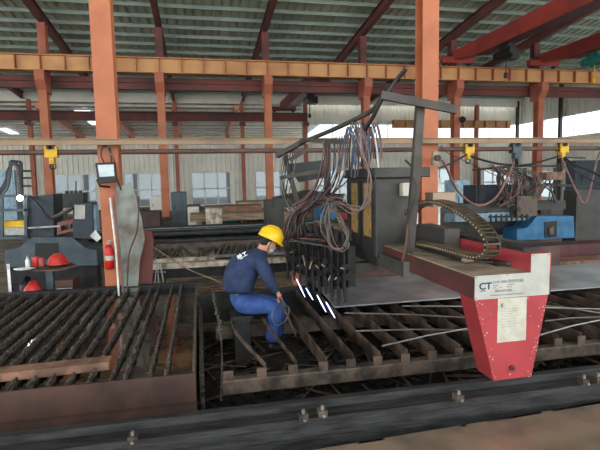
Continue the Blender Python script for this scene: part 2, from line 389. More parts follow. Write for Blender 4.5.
# runway of the back line
rg2 = thing('crane_runway_beam', (0,D2-1,6.5), 'dark red crane runway girder along the back columns at left', 'girder')
MB().ibeam((XL,D2-.9,6.78), (XB,D2-.9,6.78), .36, .58).build('girder', 'dkred', rg2)
MB().box((XL,D2-.96,7.07), (XB,D2-.84,7.14)).build('rail', 'dark', rg2)
rg3 = thing('crane_runway_beam', (20,D2-1,6.2), 'pale orange crane runway girder below the far right roof', 'girder')
a = at(428,124,Y=D2-.9); b = at(517,124,Y=D2-.9)
MB().ibeam((a.x-3,D2-.9,6.35), (b.x-.6,D2-.9,6.35), .36, .6).build('girder', 'girder', rg3)
mb = MB(); x = a.x-3
while x < b.x-.7: mb.box((x,D2-1.09,6.08), (x+.03,D2-.72,6.62)); x += 1
mb.build('stiffener', 'orange_r', rg3)
p_ = at(461.5,119,Y=D1-.45); lp = thing('work_lamp', p_, 'small round lamp on the fifth middle column', 'lamp')
MB().lathe(p_, [(.09,0),(.16,.06),(.15,.2),(.05,.3)], 14, Matrix.Rotation(math.pi*.6,3,'X')).build('shade', 'dark', lp)
MB().blob(p_+Vector((0,-.02,-.02)), .12, .06, .1).build('bulb', 'skylight', lp); MB().bar(p_, p_+Vector((0,.3,.1)), .05, .05).build('arm', 'dark', lp)
# near columns
NY = 8.0
near = []
for nm, lab, xa in (('l', 'big orange column in the left foreground with a flood lamp on it', at(99.5,0,Y=NY).x), ('r', 'big orange column right of the cutting machine cabinet', at(426,0,Y=NY).x)):
    x = xa+.02
    c = thing('steel_column', (x,NY,0), lab, 'column', 'big near columns'); near.append((x, c))
    MB().ibeam((x,NY,0), (x,NY,zr(NY)-.35), .30, .30, up=(0,1,0), t=.025).build('shaft', 'orange', c)
    MB().box((x-.25,NY-.25,0), (x+.25,NY+.25,.03)).build('base_plate', 'orange_r', c)
# overhead cranes
def crane(nm_, X, Ya, Yb, z, w, h, label, mname, hoist, hm):
    c = thing('overhead_crane', (X,(Ya+Yb)/2,z), label, 'crane', 'overhead travelling cranes')
    MB().box((X-w/2,Ya,z), (X+w/2,Yb-2.2,z+h)).prism([(X-w/2,Yb-2.2,z),(X-w/2,Yb,z+h*.4),(X-w/2,Yb,z+h),(X-w/2,Yb-2.2,z+h)], (w,0,0)).build('bridge_girder', mname, c, bev=.02)
    MB().box((X-w/2-.06,Ya,z-.03), (X+w/2+.06,Yb-2.2,z)).build('bottom_flange', 'dred', c)
    e = MB().box((X-.9,Yb-.15,z+.1), (X+.9,Yb+.2,z+.42)).build('end_carriage', mname, c, bev=.03)
    for s in (-.7, .7): MB().cyl((X+s,Yb+.0,z+.12), (X+s,Yb+.16,z+.12), .12).build('wheel', 'dark', e)
    hy = hoist
    hb = MB().cyl((X-.05,hy-.6,z-.42), (X-.05,hy+.6,z-.42), .2, 16).box((X+.0,hy-.35,z-.68), (X+.42,hy+.3,z-.3)).box((X-.12,hy-.3,z-.25), (X+.12,hy+.3,z+.02)).build('hoist', hm, c)
    MB().cyl((X,hy,z-1.3), (X,hy,z-.5), .02, 6).blob((X,hy,z-1.35), .1, .08, .14).build('hook_block', 'yellow' if hm == 'teal' else 'dark', hb)
    return c
p = at(452,66,Y=D1-.3); crane(0, p.x+.35, -6, D1-.22, 7.9, .5, .72, 'red overhead crane bridge with dark hoist, left of the two at upper right', 'crred', 19.3, 'dark')
p = at(532,68,Y=D1-.3); crane(1, p.x+.75, -6, D1-.22, 7.9, .5, .72, 'red overhead crane bridge with teal hoist at the upper right edge', 'crred', 19.9, 'teal')
p = at(284,117,Y=D2-1); crane(2, p.x, D1+.6, D2-1.0, 7.16, .6, .74, 'dull dark red overhead crane in the rear bay behind the middle runway', 'dkred', 27.5, 'dark')

# ================================================================== FESTOON RAILS
zA = lambda Yv: at(300,141.5,Y=Yv).z
YA_, YB_ = 7.72, 9.0
tag(MB().box((-12,YA_-.03,zA(YA_)-.04), (10,YA_+.03,zA(YA_)+.045)).box((-12,YA_-.06,zA(YA_)+.04), (10,YA_+.03,zA(YA_)+.052)).build('channel_beam', 'beige'), 'long beige steel channel crossing in front of the near columns', 'beam')
zB = at(300,150.5,Y=YB_).z
tag(MB().cyl((-13,YB_,zB), (12,YB_,zB), .045, 12).build('hanging_pipe', 'pipe'), 'long rusty brown pipe rail carrying the cable trolleys', 'pipe')
def trolley(px, py, m_, lab):
    p = at(px, py, Y=YB_); t = thing('cable_trolley', (p.x,YB_,zB-.2), lab, 'trolley', 'cable trolleys on the pipe rail')
    MB().box((p.x-.1,YB_-.08,zB-.09), (p.x+.1,YB_-.05,zB+.1)).box((p.x-.1,YB_+.05,zB-.09), (p.x+.1,YB_+.08,zB+.1)).box((p.x-.04,YB_-.06,zB-.2), (p.x+.04,YB_+.06,zB-.06)).build('carriage', m_, t)
    for s in (-.055, .055): MB().cyl((p.x+s*.4,YB_-.09,zB+.085), (p.x+s*.4,YB_+.09,zB+.085), .045).build('wheel', 'dark' , t)
    MB().tube([(p.x+.05*math.cos(a), YB_, zB-.24+.05*math.sin(a)) for a in [i*math.pi/5 for i in range(11)]], .012).build('hook', 'dark', t)
trolley(52,154,'yellow','yellow cable trolley on the pipe rail at far left')
trolley(468,153,'yellow','yellow cable trolley on the pipe rail above the red hanging hose')
trolley(515,157,'slate','grey-blue cable trolley between two yellow trolleys on the pipe rail')
trolley(562,151,'yellow','yellow cable trolley on the pipe rail near the right edge')
def cable(name, P, r, m_, lab, cat='hose', n=6, k=8):
    return tag(MB().tube(spline(P, k), r, n).build(name, m_), lab, cat)
A = lambda x, y, Yv: at(x, y, Y=Yv)
cable('hanging_hose', [A(436,160,7.6),A(444,163,8),A(456,188,8.3),A(470,202,8.5),A(483,205,8.6),A(497,196,8.8),A(508,176,8.9),A(514,162,8.95)], .022, 'hpink', 'faded red hose hanging in a deep loop under the pipe rail')
cable('hanging_cable', [A(405,160,8),A(420,171,8),A(445,166,8.4),A(466,155,8.95)], .02, 'frame', 'grey cable sagging from cabinet post to first yellow trolley', 'cable')
cable('hanging_cable', [A(470,156,8.95),A(486,161,8.9),A(500,164,8.9),A(513,165,8.95)], .022, 'black', 'black cable sagging between yellow and grey-blue trolleys', 'cable')
cable('hanging_cable', [A(517,166,8.95),A(532,164,8.9),A(546,160,8.9),A(560,156,8.95)], .02, 'black', 'black cable sagging right of the grey-blue trolley', 'cable')
cable('hanging_hose', [A(562,160,8.95),A(569,175,8.9),A(577,193,8.9),A(584,203,8.9),A(590,190,8.9),A(597,160,8.9),A(606,140,8.9)], .02, 'hpink', 'faded red hose hanging in a narrow loop near the right edge')
cable('hanging_cable', [A(564,157,8.95),A(575,165,8.8),A(588,170,8.7),A(604,178,8.5)], .024, 'black', 'upper black cable running off the right edge', 'cable')
cable('hanging_cable', [A(564,159,8.95),A(573,169,8.8),A(586,177,8.7),A(604,187,8.5)], .02, 'hblk', 'lower black cable running off the right edge', 'cable')
cable('hanging_cable', [A(441,146,7.72),A(446,152,7.8),A(480,168,8.6),A(505,180,8.9)], .008, 'black', 'thin black wire slanting below the channel toward right', 'cable')
# cable clamp on the near right column
cl = thing('cable_clamp', at(435,158,Y=7.6), 'small rusty clamp holding hose ends beside the right near column', 'clamp')
p = at(436,158,Y=7.6)
MB().box((p.x-.07,7.56,p.z-.12), (p.x+.03,7.64,p.z+.12)).build('body', 'wood', cl, bev=.01)
MB().cyl((p.x-.01,7.5,p.z), (p.x-.01,7.66,p.z), .05).build('drum', 'slat', cl)

# ================================================================== FLOOD LAMP, EXTINGUISHER, LEANING STUFF BY LEFT COLUMN
LXn = near[0][0]
p = at(105,172,Y=7.55)
fl = thing('flood_lamp', p, 'black square flood lamp fixed on the left near column', 'lamp')
MB().prism([at(95,163,Y=7.55),at(115,162,Y=7.55),at(117,182,Y=7.55),at(98,184,Y=7.55)], (0,.07,0)).build('housing', 'black', fl, bev=.01)
MB().prism([at(97.5,165,Y=7.54),at(113.5,164.5,Y=7.54),at(114.5,176,Y=7.54),at(99.5,177,Y=7.54)], (0,.012,0)).build('lens', 'glow', fl)
MB().tube([at(97,180,Y=7.6),at(100,186,Y=7.7),(LXn,NY-.17,at(108,187,Y=7.8).z)], .015).build('bracket', 'dark', fl)
cable('lamp_wire', [at(104,163,Y=7.7),at(101,154,Y=7.7),at(104,146,Y=7.72),at(110,150,Y=7.8),at(112,165,Y=7.8),at(116,176,Y=7.75),at(121,190,Y=7.7)], .012, 'black', 'black wire coiled above the flood lamp', 'wire')
cable('lamp_wire', [at(112,143,Y=7.75),at(107,149,Y=7.7),at(113,157,Y=7.72),at(115,168,Y=7.8)], .01, 'hgrey', 'grey wire looped above the flood lamp', 'wire')
ex = thing('fire_extinguisher', at(110,270,Y=7.7), 'red fire extinguisher hung low on the left near column', 'fire extinguisher')
p = at(110,269,Y=7.7)
MB().lathe(p, [(.05,0),(.065,.02),(.065,.30),(.05,.35),(.02,.38)]).build('cylinder', 'extg', ex)
MB().box((p.x-.02,p.y-.02,p.z+.38), (p.x+.02,p.y+.02,p.z+.42)).bar((p.x-.02,p.y,p.z+.43), (p.x+.08,p.y,p.z+.45), .02, .015).build('valve', 'steel', ex)
MB().lathe(p+Vector((0,0,.14)), [(.067,0),(.067,.07)]).build('paper_band', 'paper', ex)
# leaning torn sheet
YS = 7.55
pl = [(113,183),(120,186),(128,182),(134,195),(136,204),(141,222),(144,240),(139,262),(136,318),(122,318),(119,250),(115,215)]
pts = [at(x, y, Y=YS-.0+.0*y) for x, y in pl]
sh = MB().prism([q+Vector((0,(q.z)*.09,0)) for q in pts], (0,.02,0)).build('torn_metal_sheet', 'glass')
tag(sh, 'tall torn greenish-grey metal sheet leaning beside the left near column', 'metal sheet')
pl = [(139,229),(150,232),(153,240),(151,314),(135,314),(137,262)]
tag(MB().prism([at(x,y,Y=YS+.25)+Vector((0,at(x,y,Y=YS).z*.09,0)) for x,y in pl], (0,.02,0)).build('red_steel_plate', 'dkred'), 'dark red steel plate leaning against the torn grey sheet', 'metal sheet')
tag(MB().tube([at(110,198,Y=7.5),at(116,250,Y=7.4),at(119,296,Y=7.3)], .016).build('white_rod', 'white'), 'white rod leaning on left near column, nearer the extinguisher', 'rod')
tag(MB().tube([at(113,196,Y=7.55),at(120,250,Y=7.45),at(124,296,Y=7.35)], .012).build('white_rod', 'hgrey'), 'thin pale grey rod leaning over the torn grey sheet', 'rod')
tag(MB().tube(spline([at(139,196,Y=7.4),at(137,230,Y=7.35),at(129,255,Y=7.35),at(127,292,Y=7.3)]), .012).build('bent_strip', 'rust'), 'thin rusty strip bent across the torn grey sheet', 'strip')

# ================================================================== FRONT RAIL + NEAR PLATE
YR = 3.42; zt = .55
q0 = at(0,437,Z=zt); q1 = at(600,363,Z=zt); YR = (q0.y+q1.y)/2
fr = thing('machine_rail', (0,YR,0), 'long dark steel rail beam crossing the foreground under the red leg', 'rail')
x0, x1 = -5, 9
MB().box((x0,YR-.29,zt-.03), (x1,YR-.0,zt-.005)).box((x0,YR-.27,zt-.26), (x1,YR-.22,zt-.03)).box((x0,YR-.28,zt-.17), (x1,YR-.27,zt-.15)).build('beam', 'rail', fr)
MB().box((x0,YR-.30,zt-.29), (x1,YR+.02,zt-.26)).build('bottom_flange', 'black', fr)  # flange coloured black to stand for the dark gap below the rail
MB().box((x0,YR-.02,zt-.02), (x1,YR+.0,zt)).build('edge_strip', 'railtop', fr)
MB().box((x0,YR-.15,zt-.005), (x1,YR-.09,zt+.05)).build('rail_bar', 'rail', fr)
MB().box((x0,YR-.30,zt-.045), (x1,YR-.285,zt+.002)).build('front_lip', 'rail', fr)
for s in range(-4, 9): MB().box((s-.1,YR-.28,.0), (s+.1,YR-.0,zt-.29)).build('support_foot', 'dark', fr)
for px_, py_ in ((133,437),(303,415),(322,411),(458,396),(583,380),(597,378)):
    c = at(px_, py_, Y=YR-.31)
    k_ = MB().box((c.x-.03,c.y-.035,c.z-.03), (c.x+.03,c.y+.03,c.z+.015)).build('rail_clamp', 'tube', fr)
    MB().cyl((c.x,c.y-.01,c.z+.01), (c.x,c.y-.01,c.z+.045), .013, 6).cyl((c.x,c.y-.06,c.z-.01), (c.x,c.y-.02,c.z-.01), .012, 6).build('bolt', 'steel', k_)
pa = at(300,452,Z=.42); pb = at(600,402,Z=.42)
ed = pb-pa; pL = pa-ed*1.6; pR = pb+ed*.3
tag(MB().prism([pL,pR,Vector((pR.x,-2.5,.42)),Vector((pL.x,-2.5,.42))], (0,0,-.02)).prism([pL,pR,pR-Vector((0,0,.42)),pL-Vector((0,0,.42))], (0,-.02,0)).build('walkway_plate', 'plate2'), 'brown worn steel plate at the bottom right corner', 'steel plate')  # unseen extension and skirt added to keep light out of the rail gap
b_ = at(306,441,Z=.3)
tag(MB().box((b_.x-.025,b_.y-.0,.0), (b_.x+.025,b_.y+.06,.40)).build('plate_prop', 'wood'), 'small light block standing at the edge of brown plate', 'block')

# ================================================================== LEFT WATER TABLE
zl = .60; TA = at(0,393,Z=zl); TB = at(195,373,Z=zl); TY = (TA.y+TB.y)/2; TX = TB.x; BK = at(100,289,Z=zl).y
lt = thing('cutting_water_table', (TX-2,TY,0), 'water-filled cutting table with slag-crusted slats at left', 'cutting table')
TX0 = -6
MB().box((TX0,TY,zl-.24), (TX,TY+.02,zl)).box((TX0,TY-.06,zl-.3), (TX,TY+.02,zl-.24)).build('front_panel', 'rust', lt)
MB().box((TX-.025,TY+.02,.1), (TX,BK,zl-.0)).build('side_panel', 'slag2', lt)
MB().box((TX0,BK,.1), (TX,BK+.03,zl+.01)).box((TX0,BK-.02,zl-.01), (TX,BK+.1,zl+.015)).build('back_panel', 'dark', lt)
MB().box((TX0,TY+.02,.30), (TX-.025,BK,zl-.07)).build('water', 'water', lt)
MB().box((TX0,TY,.0), (TX,BK,.10)).build('tank_floor', 'slag', lt)
def crust(mb, x, y0, y1, zb, zt_, amp=.015, n=90, w=.006):
    """a burnt slat: wavy edge beaded with slag"""
    v = []; f = []
    for i in range(n+1):
        t = i/n; y = y0+(y1-y0)*t
        k = noise.noise(Vector((x*9, y*7, 3))); k2 = noise.noise(Vector((x*5, y*30, 9)))
        xx = x+.018*k; ww = w+.008*max(0, k2+.35)+.002; top = zt_-.02*abs(noise.noise(Vector((x*3, y*22, 5))))*2+amp*k2
        v += [(xx-w/2,y,zb),(xx-ww,y,top-.03),(xx-ww*.5,y,top),(xx+ww*.5,y,top),(xx+ww,y,top-.03),(xx+w/2,y,zb)]
    for i in range(n):
        for j in range(5): f.append((i*6+j, i*6+j+1, (i+1)*6+j+1, (i+1)*6+j))
    mb.add(v, f)
    for i in range(int(n*.55)):
        y = random.uniform(y0, y1); mb.blob((x+random.uniform(-.018,.018), y, zt_-random.uniform(.0,.05)), random.uniform(.004,.012), random.uniform(.006,.018), random.uniform(.005,.011), 5, 3, jit=.3)
# slat x positions measured on the front edge (pairs at right)
SX = [at(px_, 366, Z=zl).x for px_ in (167,151,128,115)]
x = SX[-1]-.17
while x > TX0+.1: SX.append(x); x -= random.uniform(.135,.185)
for i, x in enumerate(SX):
    mb = MB(); crust(mb, x, TY+.02 if i < 4 else TY+.06, BK, .30, zl+.0, n=110); mb.build('slat', 'slag2', lt)
for x_, y_ in ((.0,0),):
    pass
# angle bar on the left table
a0 = at(-40,376,Z=zl+.03); a1 = at(110,360,Z=zl+.03)
ab = MB().bar(a0+Vector((0,.02,-.0)), a1+Vector((0,.02,-.0)), .16, .012).bar(a0+Vector((0,-.06,-.03)), a1+Vector((0,-.06,-.03)), .012, .07)
tag(ab.build('angle_bar', 'rust2'), 'light brown steel bar lying across the slats of the left table', 'steel bar')

# ================================================================== RIGHT CUTTING TABLE
zs = .50; RA = at(222,381,Z=zs); RB = at(600,343,Z=zs); RY = (RA.y+RB.y)/2; RX0 = RA.x; RBK = at(290,288,Z=.62).y
rt = thing('cutting_table', (2,RY,0), 'open slatted cutting table around the worker, on a dark debris pit', 'cutting table')
MB().box((RX0,RY,zs-.13), (8,RY+.11,zs)).build('front_tube', 'tube', rt, bev=.012)
MB().box((RX0,RY+1.7,zs-.2), (8,RY+1.8,zs-.04)).build('middle_tube', 'tube', rt)
MB().box((max(RX0-.3,TX+.03),RBK,.2), (8,RBK+.06,.62)).build('back_beam', 'dark', rt)
MB().box((max(RX0-.32,TX+.03),RY+.4,.0), (max(RX0-.32,TX+.03)+.04,RBK,.45)).build('side_rail', 'slag2', rt)
MB().box((TX+.02,YR+.05,.0), (9,RY-.0,.04)).box((TX+.02,RY,.0), (9,RBK,.06)).build('pit_floor', 'slag', rt)
def strip(mb, P, w, h, lean=0):
    """thin upright strip following points (tops)"""
    v = []; f = []
    n = len(P)
    for i, p_ in enumerate(P):
        d = (P[min(i+1,n-1)]-P[max(i-1,0)]).normalized(); a = d.cross(Vector((0,0,1))).normalized()*w/2
        t = Vector((lean,0,0))
        v += [p_-a+t, p_+a+t, p_+a-Vector((0,0,h)), p_-a-Vector((0,0,h))]
    for i in range(n-1):
        for j in range(4): f.append((i*4+j, i*4+(j+1) % 4, (i+1)*4+(j+1) % 4, (i+1)*4+j))
    f += [(3,2,1,0), tuple(range((n-1)*4, n*4))]
    mb.add(v, f)
SP = .272
tabx = [at(px_, 372, Z=.55).x for px_ in (233,267,300,333,364,395)]
stp = (tabx[-1]-tabx[0])/5
for i in range(6, 26): tabx.append(tabx[0]+stp*i)
zt2 = .62
for i, x in enumerate(tabx):
    if x > 7.5: break
    MB().box((x-.085,RY+.0,zs), (x+.0,RY+.012,zs+.085)).build('stop_tab', 'slat', rt)
    if i in (0,): continue
    mb = MB(); bow = {1:.14, 2:.08, 3:.02}.get(i, 0)
    P = []
    yb = RBK-.02 if i > 2 else RY+1.55
    for k_ in range(15):
        t = k_/14; P.append(Vector((x-.04+.04-bow*math.sin(t*math.pi*.9)*1.0-(bow*1.2*t*t), RY+.06+(yb-RY-.06)*t, zt2-.02+(.0 if i > 2 else .05*math.sin(t*3)))))
    strip(mb, P, .010, .14 if i > 2 else .05); mb.build('slat', 'slat', rt)
# slag-crusted old slats left of the worker
mb = MB(); px0 = at(221,400,Z=.35); px1 = at(219,322,Z=.62); px2 = at(213,291,Z=.66)
P = spline([px0, px0+(px1-px0)*.5+Vector((.02,0,.02)), px1, px2], 10)
mb.tube(P, [.009+(.022*max(0, (i/len(P))-.4)*(1+.5*noise.noise(Vector((i*.9,0,0))))) for i in range(len(P))], 6)
for i in range(40):
    p_ = P[random.randrange(int(len(P)*.55), len(P))]; mb.blob(p_+Vector((random.uniform(-.02,.02),random.uniform(-.03,.03),random.uniform(-.02,.02))), .018, .03, .014, 5, 4, jit=.35)
tag(mb.build('burnt_slat', 'slag2'), 'twisted slag-coated slat standing just left of the worker', 'slat')
# debris in the pit
mb = MB()
for i in range(1500):
    x_ = random.uniform(max(RX0-.3, TX+.08), 6.5); y_ = random.uniform(YR+.1, RBK-.1)
    s_ = random.uniform(.02,.07); mb.blob((x_,y_,.05+random.uniform(0,.05)+.06*max(0,noise.noise(Vector((x_*2,y_*2,0))))), s_, s_*random.uniform(.6,1.6), s_*.6, 5, 3, jit=.4)
for i in range(300):
    x_ = random.uniform(TX+.08, RX0); y_ = random.uniform(YR+.1, RBK)
    s_ = random.uniform(.02,.06); mb.blob((x_,y_,.05), s_, s_, s_*.7, 5, 3, jit=.4)
stuff(mb.build('slag_rubble', 'slag'), 'black slag rubble and offcuts filling the pit below the slats', 'rubble')
mb = MB()
for i in range(230):
    x_ = random.uniform(RX0-.2, 6); y_ = random.uniform(YR+.2, RBK-.3); a = random.uniform(-.9,.9)+random.choice((0,1.5)); L = random.uniform(.15,.6)
    z_ = random.uniform(.1,.2); d = Vector((math.cos(a)*L/2,math.sin(a)*L/2,random.uniform(-.04,.04)))
    c_ = Vector((x_,y_,z_)); mb.bar(c_-d, c_+d, random.uniform(.01,.04), .008)
stuff(mb.build('scrap_strips', 'tube'), 'loose rusty scrap strips scattered over the rubble in the pit', 'scrap')
# steel plate on the slats
f0 = at(334,307,Z=.64); f1 = at(600,287,Z=.64); k0 = at(338,281,Z=.64); k1 = at(600,262,Z=.64)
yf = (f0.y+f1.y)/2; ybk = (k0.y+k1.y)/2
bp = MB().prism([(f0.x,yf,.63),(7.8,yf,.63),(7.8,ybk,.63),(f0.x+.08,ybk,.63),(f0.x+.04,yf+.5,.63)], (0,0,.018)).build('steel_plate', 'plate')
tag(bp, 'large grey steel plate being cut on the right table slats', 'steel plate')
tag(MB().box((f0.x-.0,ybk+.02,.2), (7.9,ybk+.06,.98)).box((f0.x,ybk+.0,.96), (7.9,ybk+.1,1.0)).build('splash_panel', 'rust2') if False else MB().box((f0.x,RBK+.3,.0), (6,RBK+.34,.98)).build('side_panel_board', 'rust'), 'rusty brown panel standing behind the grey steel plate', 'panel')
# loose rods over the right slats
rods = [((402,306),(600,309),.69),((355,331),(470,330),.66),((382,346),(470,328),.67),((345,313),(475,318),.66),((536,305),(600,313),.68),((545,321),(600,317),.67),((540,335),(600,320),.66)]
for i, (a, b, z) in enumerate(rods):
    A0, A1 = at(*a, Z=z), at(*b, Z=z)
    tag(MB().tube([A0, (A0+A1)/2+Vector((0,.0,.012)), A1], .009).build('steel_rod', 'steel' if i % 2 == 0 else 'hgrey'), ['thin loose rod nearest the far plate, touching the red machine', 'thin loose rod crossing left of the red leg, the upper one', 'slanting loose rod ending at the red leg, the lower one', 'short thin rod lying just below the grey plate edge', 'loose rod right of the red leg, farthest one', 'loose rod right of the red leg, middle one', 'loose rod right of the red leg, nearest one'][i], 'rod', 'loose rods over the right slats')

# ================================================================== GANTRY CUTTING MACHINE
G = thing('gantry_cutting_machine', (2.3,3.45,0), 'gantry flame cutting machine with red tapered leg, cabinet and hoses', 'cutting machine')
FY = 3.2
def fa(x, y): return at(x, y, Y=FY)
# end box (front) and beam running away from the camera
bl, br = fa(474.5,276), fa(552,252); zb0 = fa(474.5,300).z; xl, xr = bl.x, br.x; xm = fa(531,262).x
zlo = bl.z; zhi = fa(549,253).z; LB = RBK+1.6
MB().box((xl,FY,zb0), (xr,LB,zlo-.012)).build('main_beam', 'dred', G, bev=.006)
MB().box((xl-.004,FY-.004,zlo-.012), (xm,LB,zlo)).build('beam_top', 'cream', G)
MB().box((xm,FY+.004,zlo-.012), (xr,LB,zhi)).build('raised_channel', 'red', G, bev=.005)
MB().box((xm+.02,FY+.12,zhi), (xr-.02,LB,zhi+.03)).box((xm-.09,FY+.28,zlo), (xm-.05,LB,zlo+.035)).box((xm-.24,FY+.5,zlo), (xm-.21,LB,zlo+.03)).build('guide_rail', 'dark', G)
pn = MB().prism([(xl+.002,FY-.006,zb0+.0),(xr-.02,FY-.006,zb0+.0),(xr-.02,FY-.006,zhi),(xm,FY-.006,zhi),(xm,FY-.006,zlo),(xl+.002,FY-.006,zlo)], (0,.008,0)).build('nameplate', 'wplate', G, 'white machine nameplate with navy logo')
ty = FY-.0075; W = xr-.02-xl
text('CT', (xl+.035,ty,zb0+.078), .072, 'navy', pn, bold=.0018, xs=1.12)
text('CUTTING', (xl+.04,ty,zb0+.062), .012, 'navy', pn)
text('CNC-4000 数控切割机', (xl+.15,ty,zb0+.118), .027, 'inkg', pn, rot=(math.pi/2,-.0,0), bold=.0004)
for r_, (zz, segs) in enumerate(((.098,((.15,.05),(.27,.07))),(.08,((.15,.03),(.21,.02),(.27,.05))))):
    for s_, l_ in segs:
        n_ = int(l_/.009); mb = MB()
        for i in range(n_): mb.box((xl+s_+i*.009,ty-.0004,zb0+zz), (xl+s_+i*.009+.006,ty,zb0+zz+.008))
        mb.build('small_print', 'inkg', pn)
text('数控火焰切割机', (xl+.17,ty,zb0+.05), .021, 'inkg', pn)
mb = MB()
for i in range(26): mb.box((xl+.13+i*.011,ty-.0004,zb0+.022), (xl+.13+i*.011+.007,ty,zb0+.030))
mb.build('small_print', 'inkg', pn)
for cx_, cz_ in ((.012,.012),(.012,zlo-zb0-.012),(W-.012,zhi-zb0-.012),(xm-xl+.012,zhi-zb0-.012),(W*.42,zlo-zb0-.008)):
    MB().cyl((xl+cx_,FY-.009,zb0+cz_), (xl+cx_,FY-.004,zb0+cz_), .004, 8).build('screw', 'ink', pn)
# leg
l0, l1, l2, l3 = fa(475,300), fa(549,294), fa(532,377), fa(494,382)
zbm = l2.z
tl = [(l0.x,FY+.006,zb0),(l1.x,FY+.006,zb0),(l2.x,FY+.006,zbm),(l3.x,FY+.006,zbm)]
leg = MB().prism(tl, (0,.22,0)).build('leg', 'red', G, bev=.004)
nt_ = fa(498,301), fa(527,298), fa(527,340), fa(498,344)
nx0, nx1 = nt_[0].x, nt_[1].x; nz0 = nt_[2].z
no = MB().box((nx0,FY+.001,nz0), (nx1,FY+.005,zb0-.005)).build('notice', 'paper', leg, 'white paper notice pasted on the red leg')
mb = MB()
for i in range(8):
    zz = zb0-.09-i*.02; L_ = random.uniform(.09,.14)
    j = 0
    while j < L_: w_ = random.uniform(.005,.02); mb.box((nx0+.03+j,FY-.0,zz), (nx0+.03+j+w_,FY+.0008,zz+.003)); j += w_+.004
mb.box((nx0+.025,FY-.0,zb0-.075), (nx0+.045,FY+.0008,zb0-.045)); mb.build('small_print', 'inkg', no)
MB().cyl((fa(512,368).x,FY+.006,fa(512,368).z), (fa(512,368).x,FY-.012,fa(512,368).z), .022, 20).cyl((fa(512,368).x,FY-.012,fa(512,368).z), (fa(512,368).x,FY-.022,fa(512,368).z), .01, 6).build('bolt', 'dred', leg)
mb = MB()
random.seed(3)
for i in range(46):   # paint chips along the edges of the leg
    t = random.random(); side = random.random() < .7
    zc = zb0+(zbm-zb0)*t
    xa = l0.x+(l3.x-l0.x)*t; xb = l1.x+(l2.x-l1.x)*t
    xc = (xa+random.uniform(0,.05)) if random.random() < .4 else (xb-random.uniform(0,.05)) if side else random.uniform(xa,xb)
    if nx0-.01 < xc < nx1+.01 and zc > nz0-.01: continue
    s_ = random.uniform(.002,.007); xc = min(max(xc, xa+s_), xb-s_)
    mb.add([(xc-s_,FY+.0052,zc),(xc,FY+.0052,zc-s_*.8),(xc+s_*.8,FY+.0052,zc+s_*.3),(xc-s_*.2,FY+.0052,zc+s_*1.6)], [(0,1,2,3)])
mb.build('paint_chips', 'paper', leg)
# far leg
MB().prism([(xl,LB-.3,zb0),(xr,LB-.3,zb0),(xr-.1,LB-.3,0),(xl+.1,LB-.3,0)], (0,.3,0)).build('leg', 'dred', G)
# tool on beam top
p = at(468,263,Z=zlo)
MB().blob(p+Vector((0,0,.03)), .06, .05, .03, 9, 6, jit=.12).build('rag', 'cream', G)
q_ = at(509,264,Z=zlo+.02)
MB().cyl(p+Vector((.02,0,.02)), q_, .008).blob(q_, .025, .025, .025).build('handle', 'frame', G)
# cable chain (drag chain) on the beam
CXn = xl+.20
cp = [(418,243),(440,247),(462,253),(480,257),(490,253),(492,243),(486,231),(474,219),(458,209),(444,203),(430,202),(418,206),(409,214)]
P = [at(x, y, X=CXn) for x, y in cp]
Ps = spline(P, 7); L = [0]
for a, b in zip(Ps, Ps[1:]): L.append(L[-1]+(b-a).length)
chn = MB(); PN = []; bars_ = chn; s_ = .0; stepc = .045; wv = .055
def along(s):
    for i in range(len(L)-1):
        if L[i+1] >= s: t = (s-L[i])/(L[i+1]-L[i]+1e-9); return Ps[i].lerp(Ps[i+1], t), (Ps[i+1]-Ps[i]).normalized()
    return Ps[-1], (Ps[-1]-Ps[-2]).normalized()
while s_ < L[-1]:
    c_, d_ = along(s_); nn = Vector((1,0,0)).cross(d_).normalized()
    for sd in (-wv, wv):
        o_ = Vector((sd,0,0)); chn.bar(c_+o_-d_*.026, c_+o_+d_*.026, .008, .042, nn)
        if sd < 0: PN.append(c_+o_)
    for sg in (-.018, .018): bars_.bar(c_+nn*sg-Vector((wv,0,0)), c_+nn*sg+Vector((wv,0,0)), .014, .006, nn)
    s_ += stepc
ch = chn.build('cable_chain', 'chain', G); 
for c_ in PN[:99]: MB().cyl(c_-Vector((.008,0,0)), c_+Vector((.006,0,0)), .009, 6).build('link_pin', 'brass', ch)
# chain tray / bracket block beneath
a = at(440,236,X=CXn); MB().box((CXn+.10,a.y+.1,zlo), (CXn+.26,a.y+.7,zlo+.24)).build('drive_box', 'cab', G)
# boxes standing on the beam further back, behind the post
bxp = at(428,215,X=xl+.3)
MB().box((xl+.1,bxp.y+.9,zlo+.02), (xl+.62,bxp.y+1.0,zlo+.75)).build('back_board', 'white', G)
cbx = at(446,195,Y=5.3)
MB().box((cbx.x-.17,5.3,cbx.z-.14), (cbx.x+.12,5.5,cbx.z+.03)).build('junction_box', 'wood', G)
# bracket beam left of main beam, running away
ba = at(408,262,Y=4.35); BX = ba.x; bz = ba.z; bh = .155
MB().box((BX-.045,4.35,bz-bh), (BX+.045,7.6,bz-bh+.12)).box((BX-.06,4.35,bz-bh+.12), (BX+.05,7.6,bz)).build('bracket_beam', 'frame', G)
MB().box((BX-.047,4.34,bz-bh-.01), (BX+.05,4.356,bz+.005)).build('beam_end', 'teal' if False else 'glass', G)
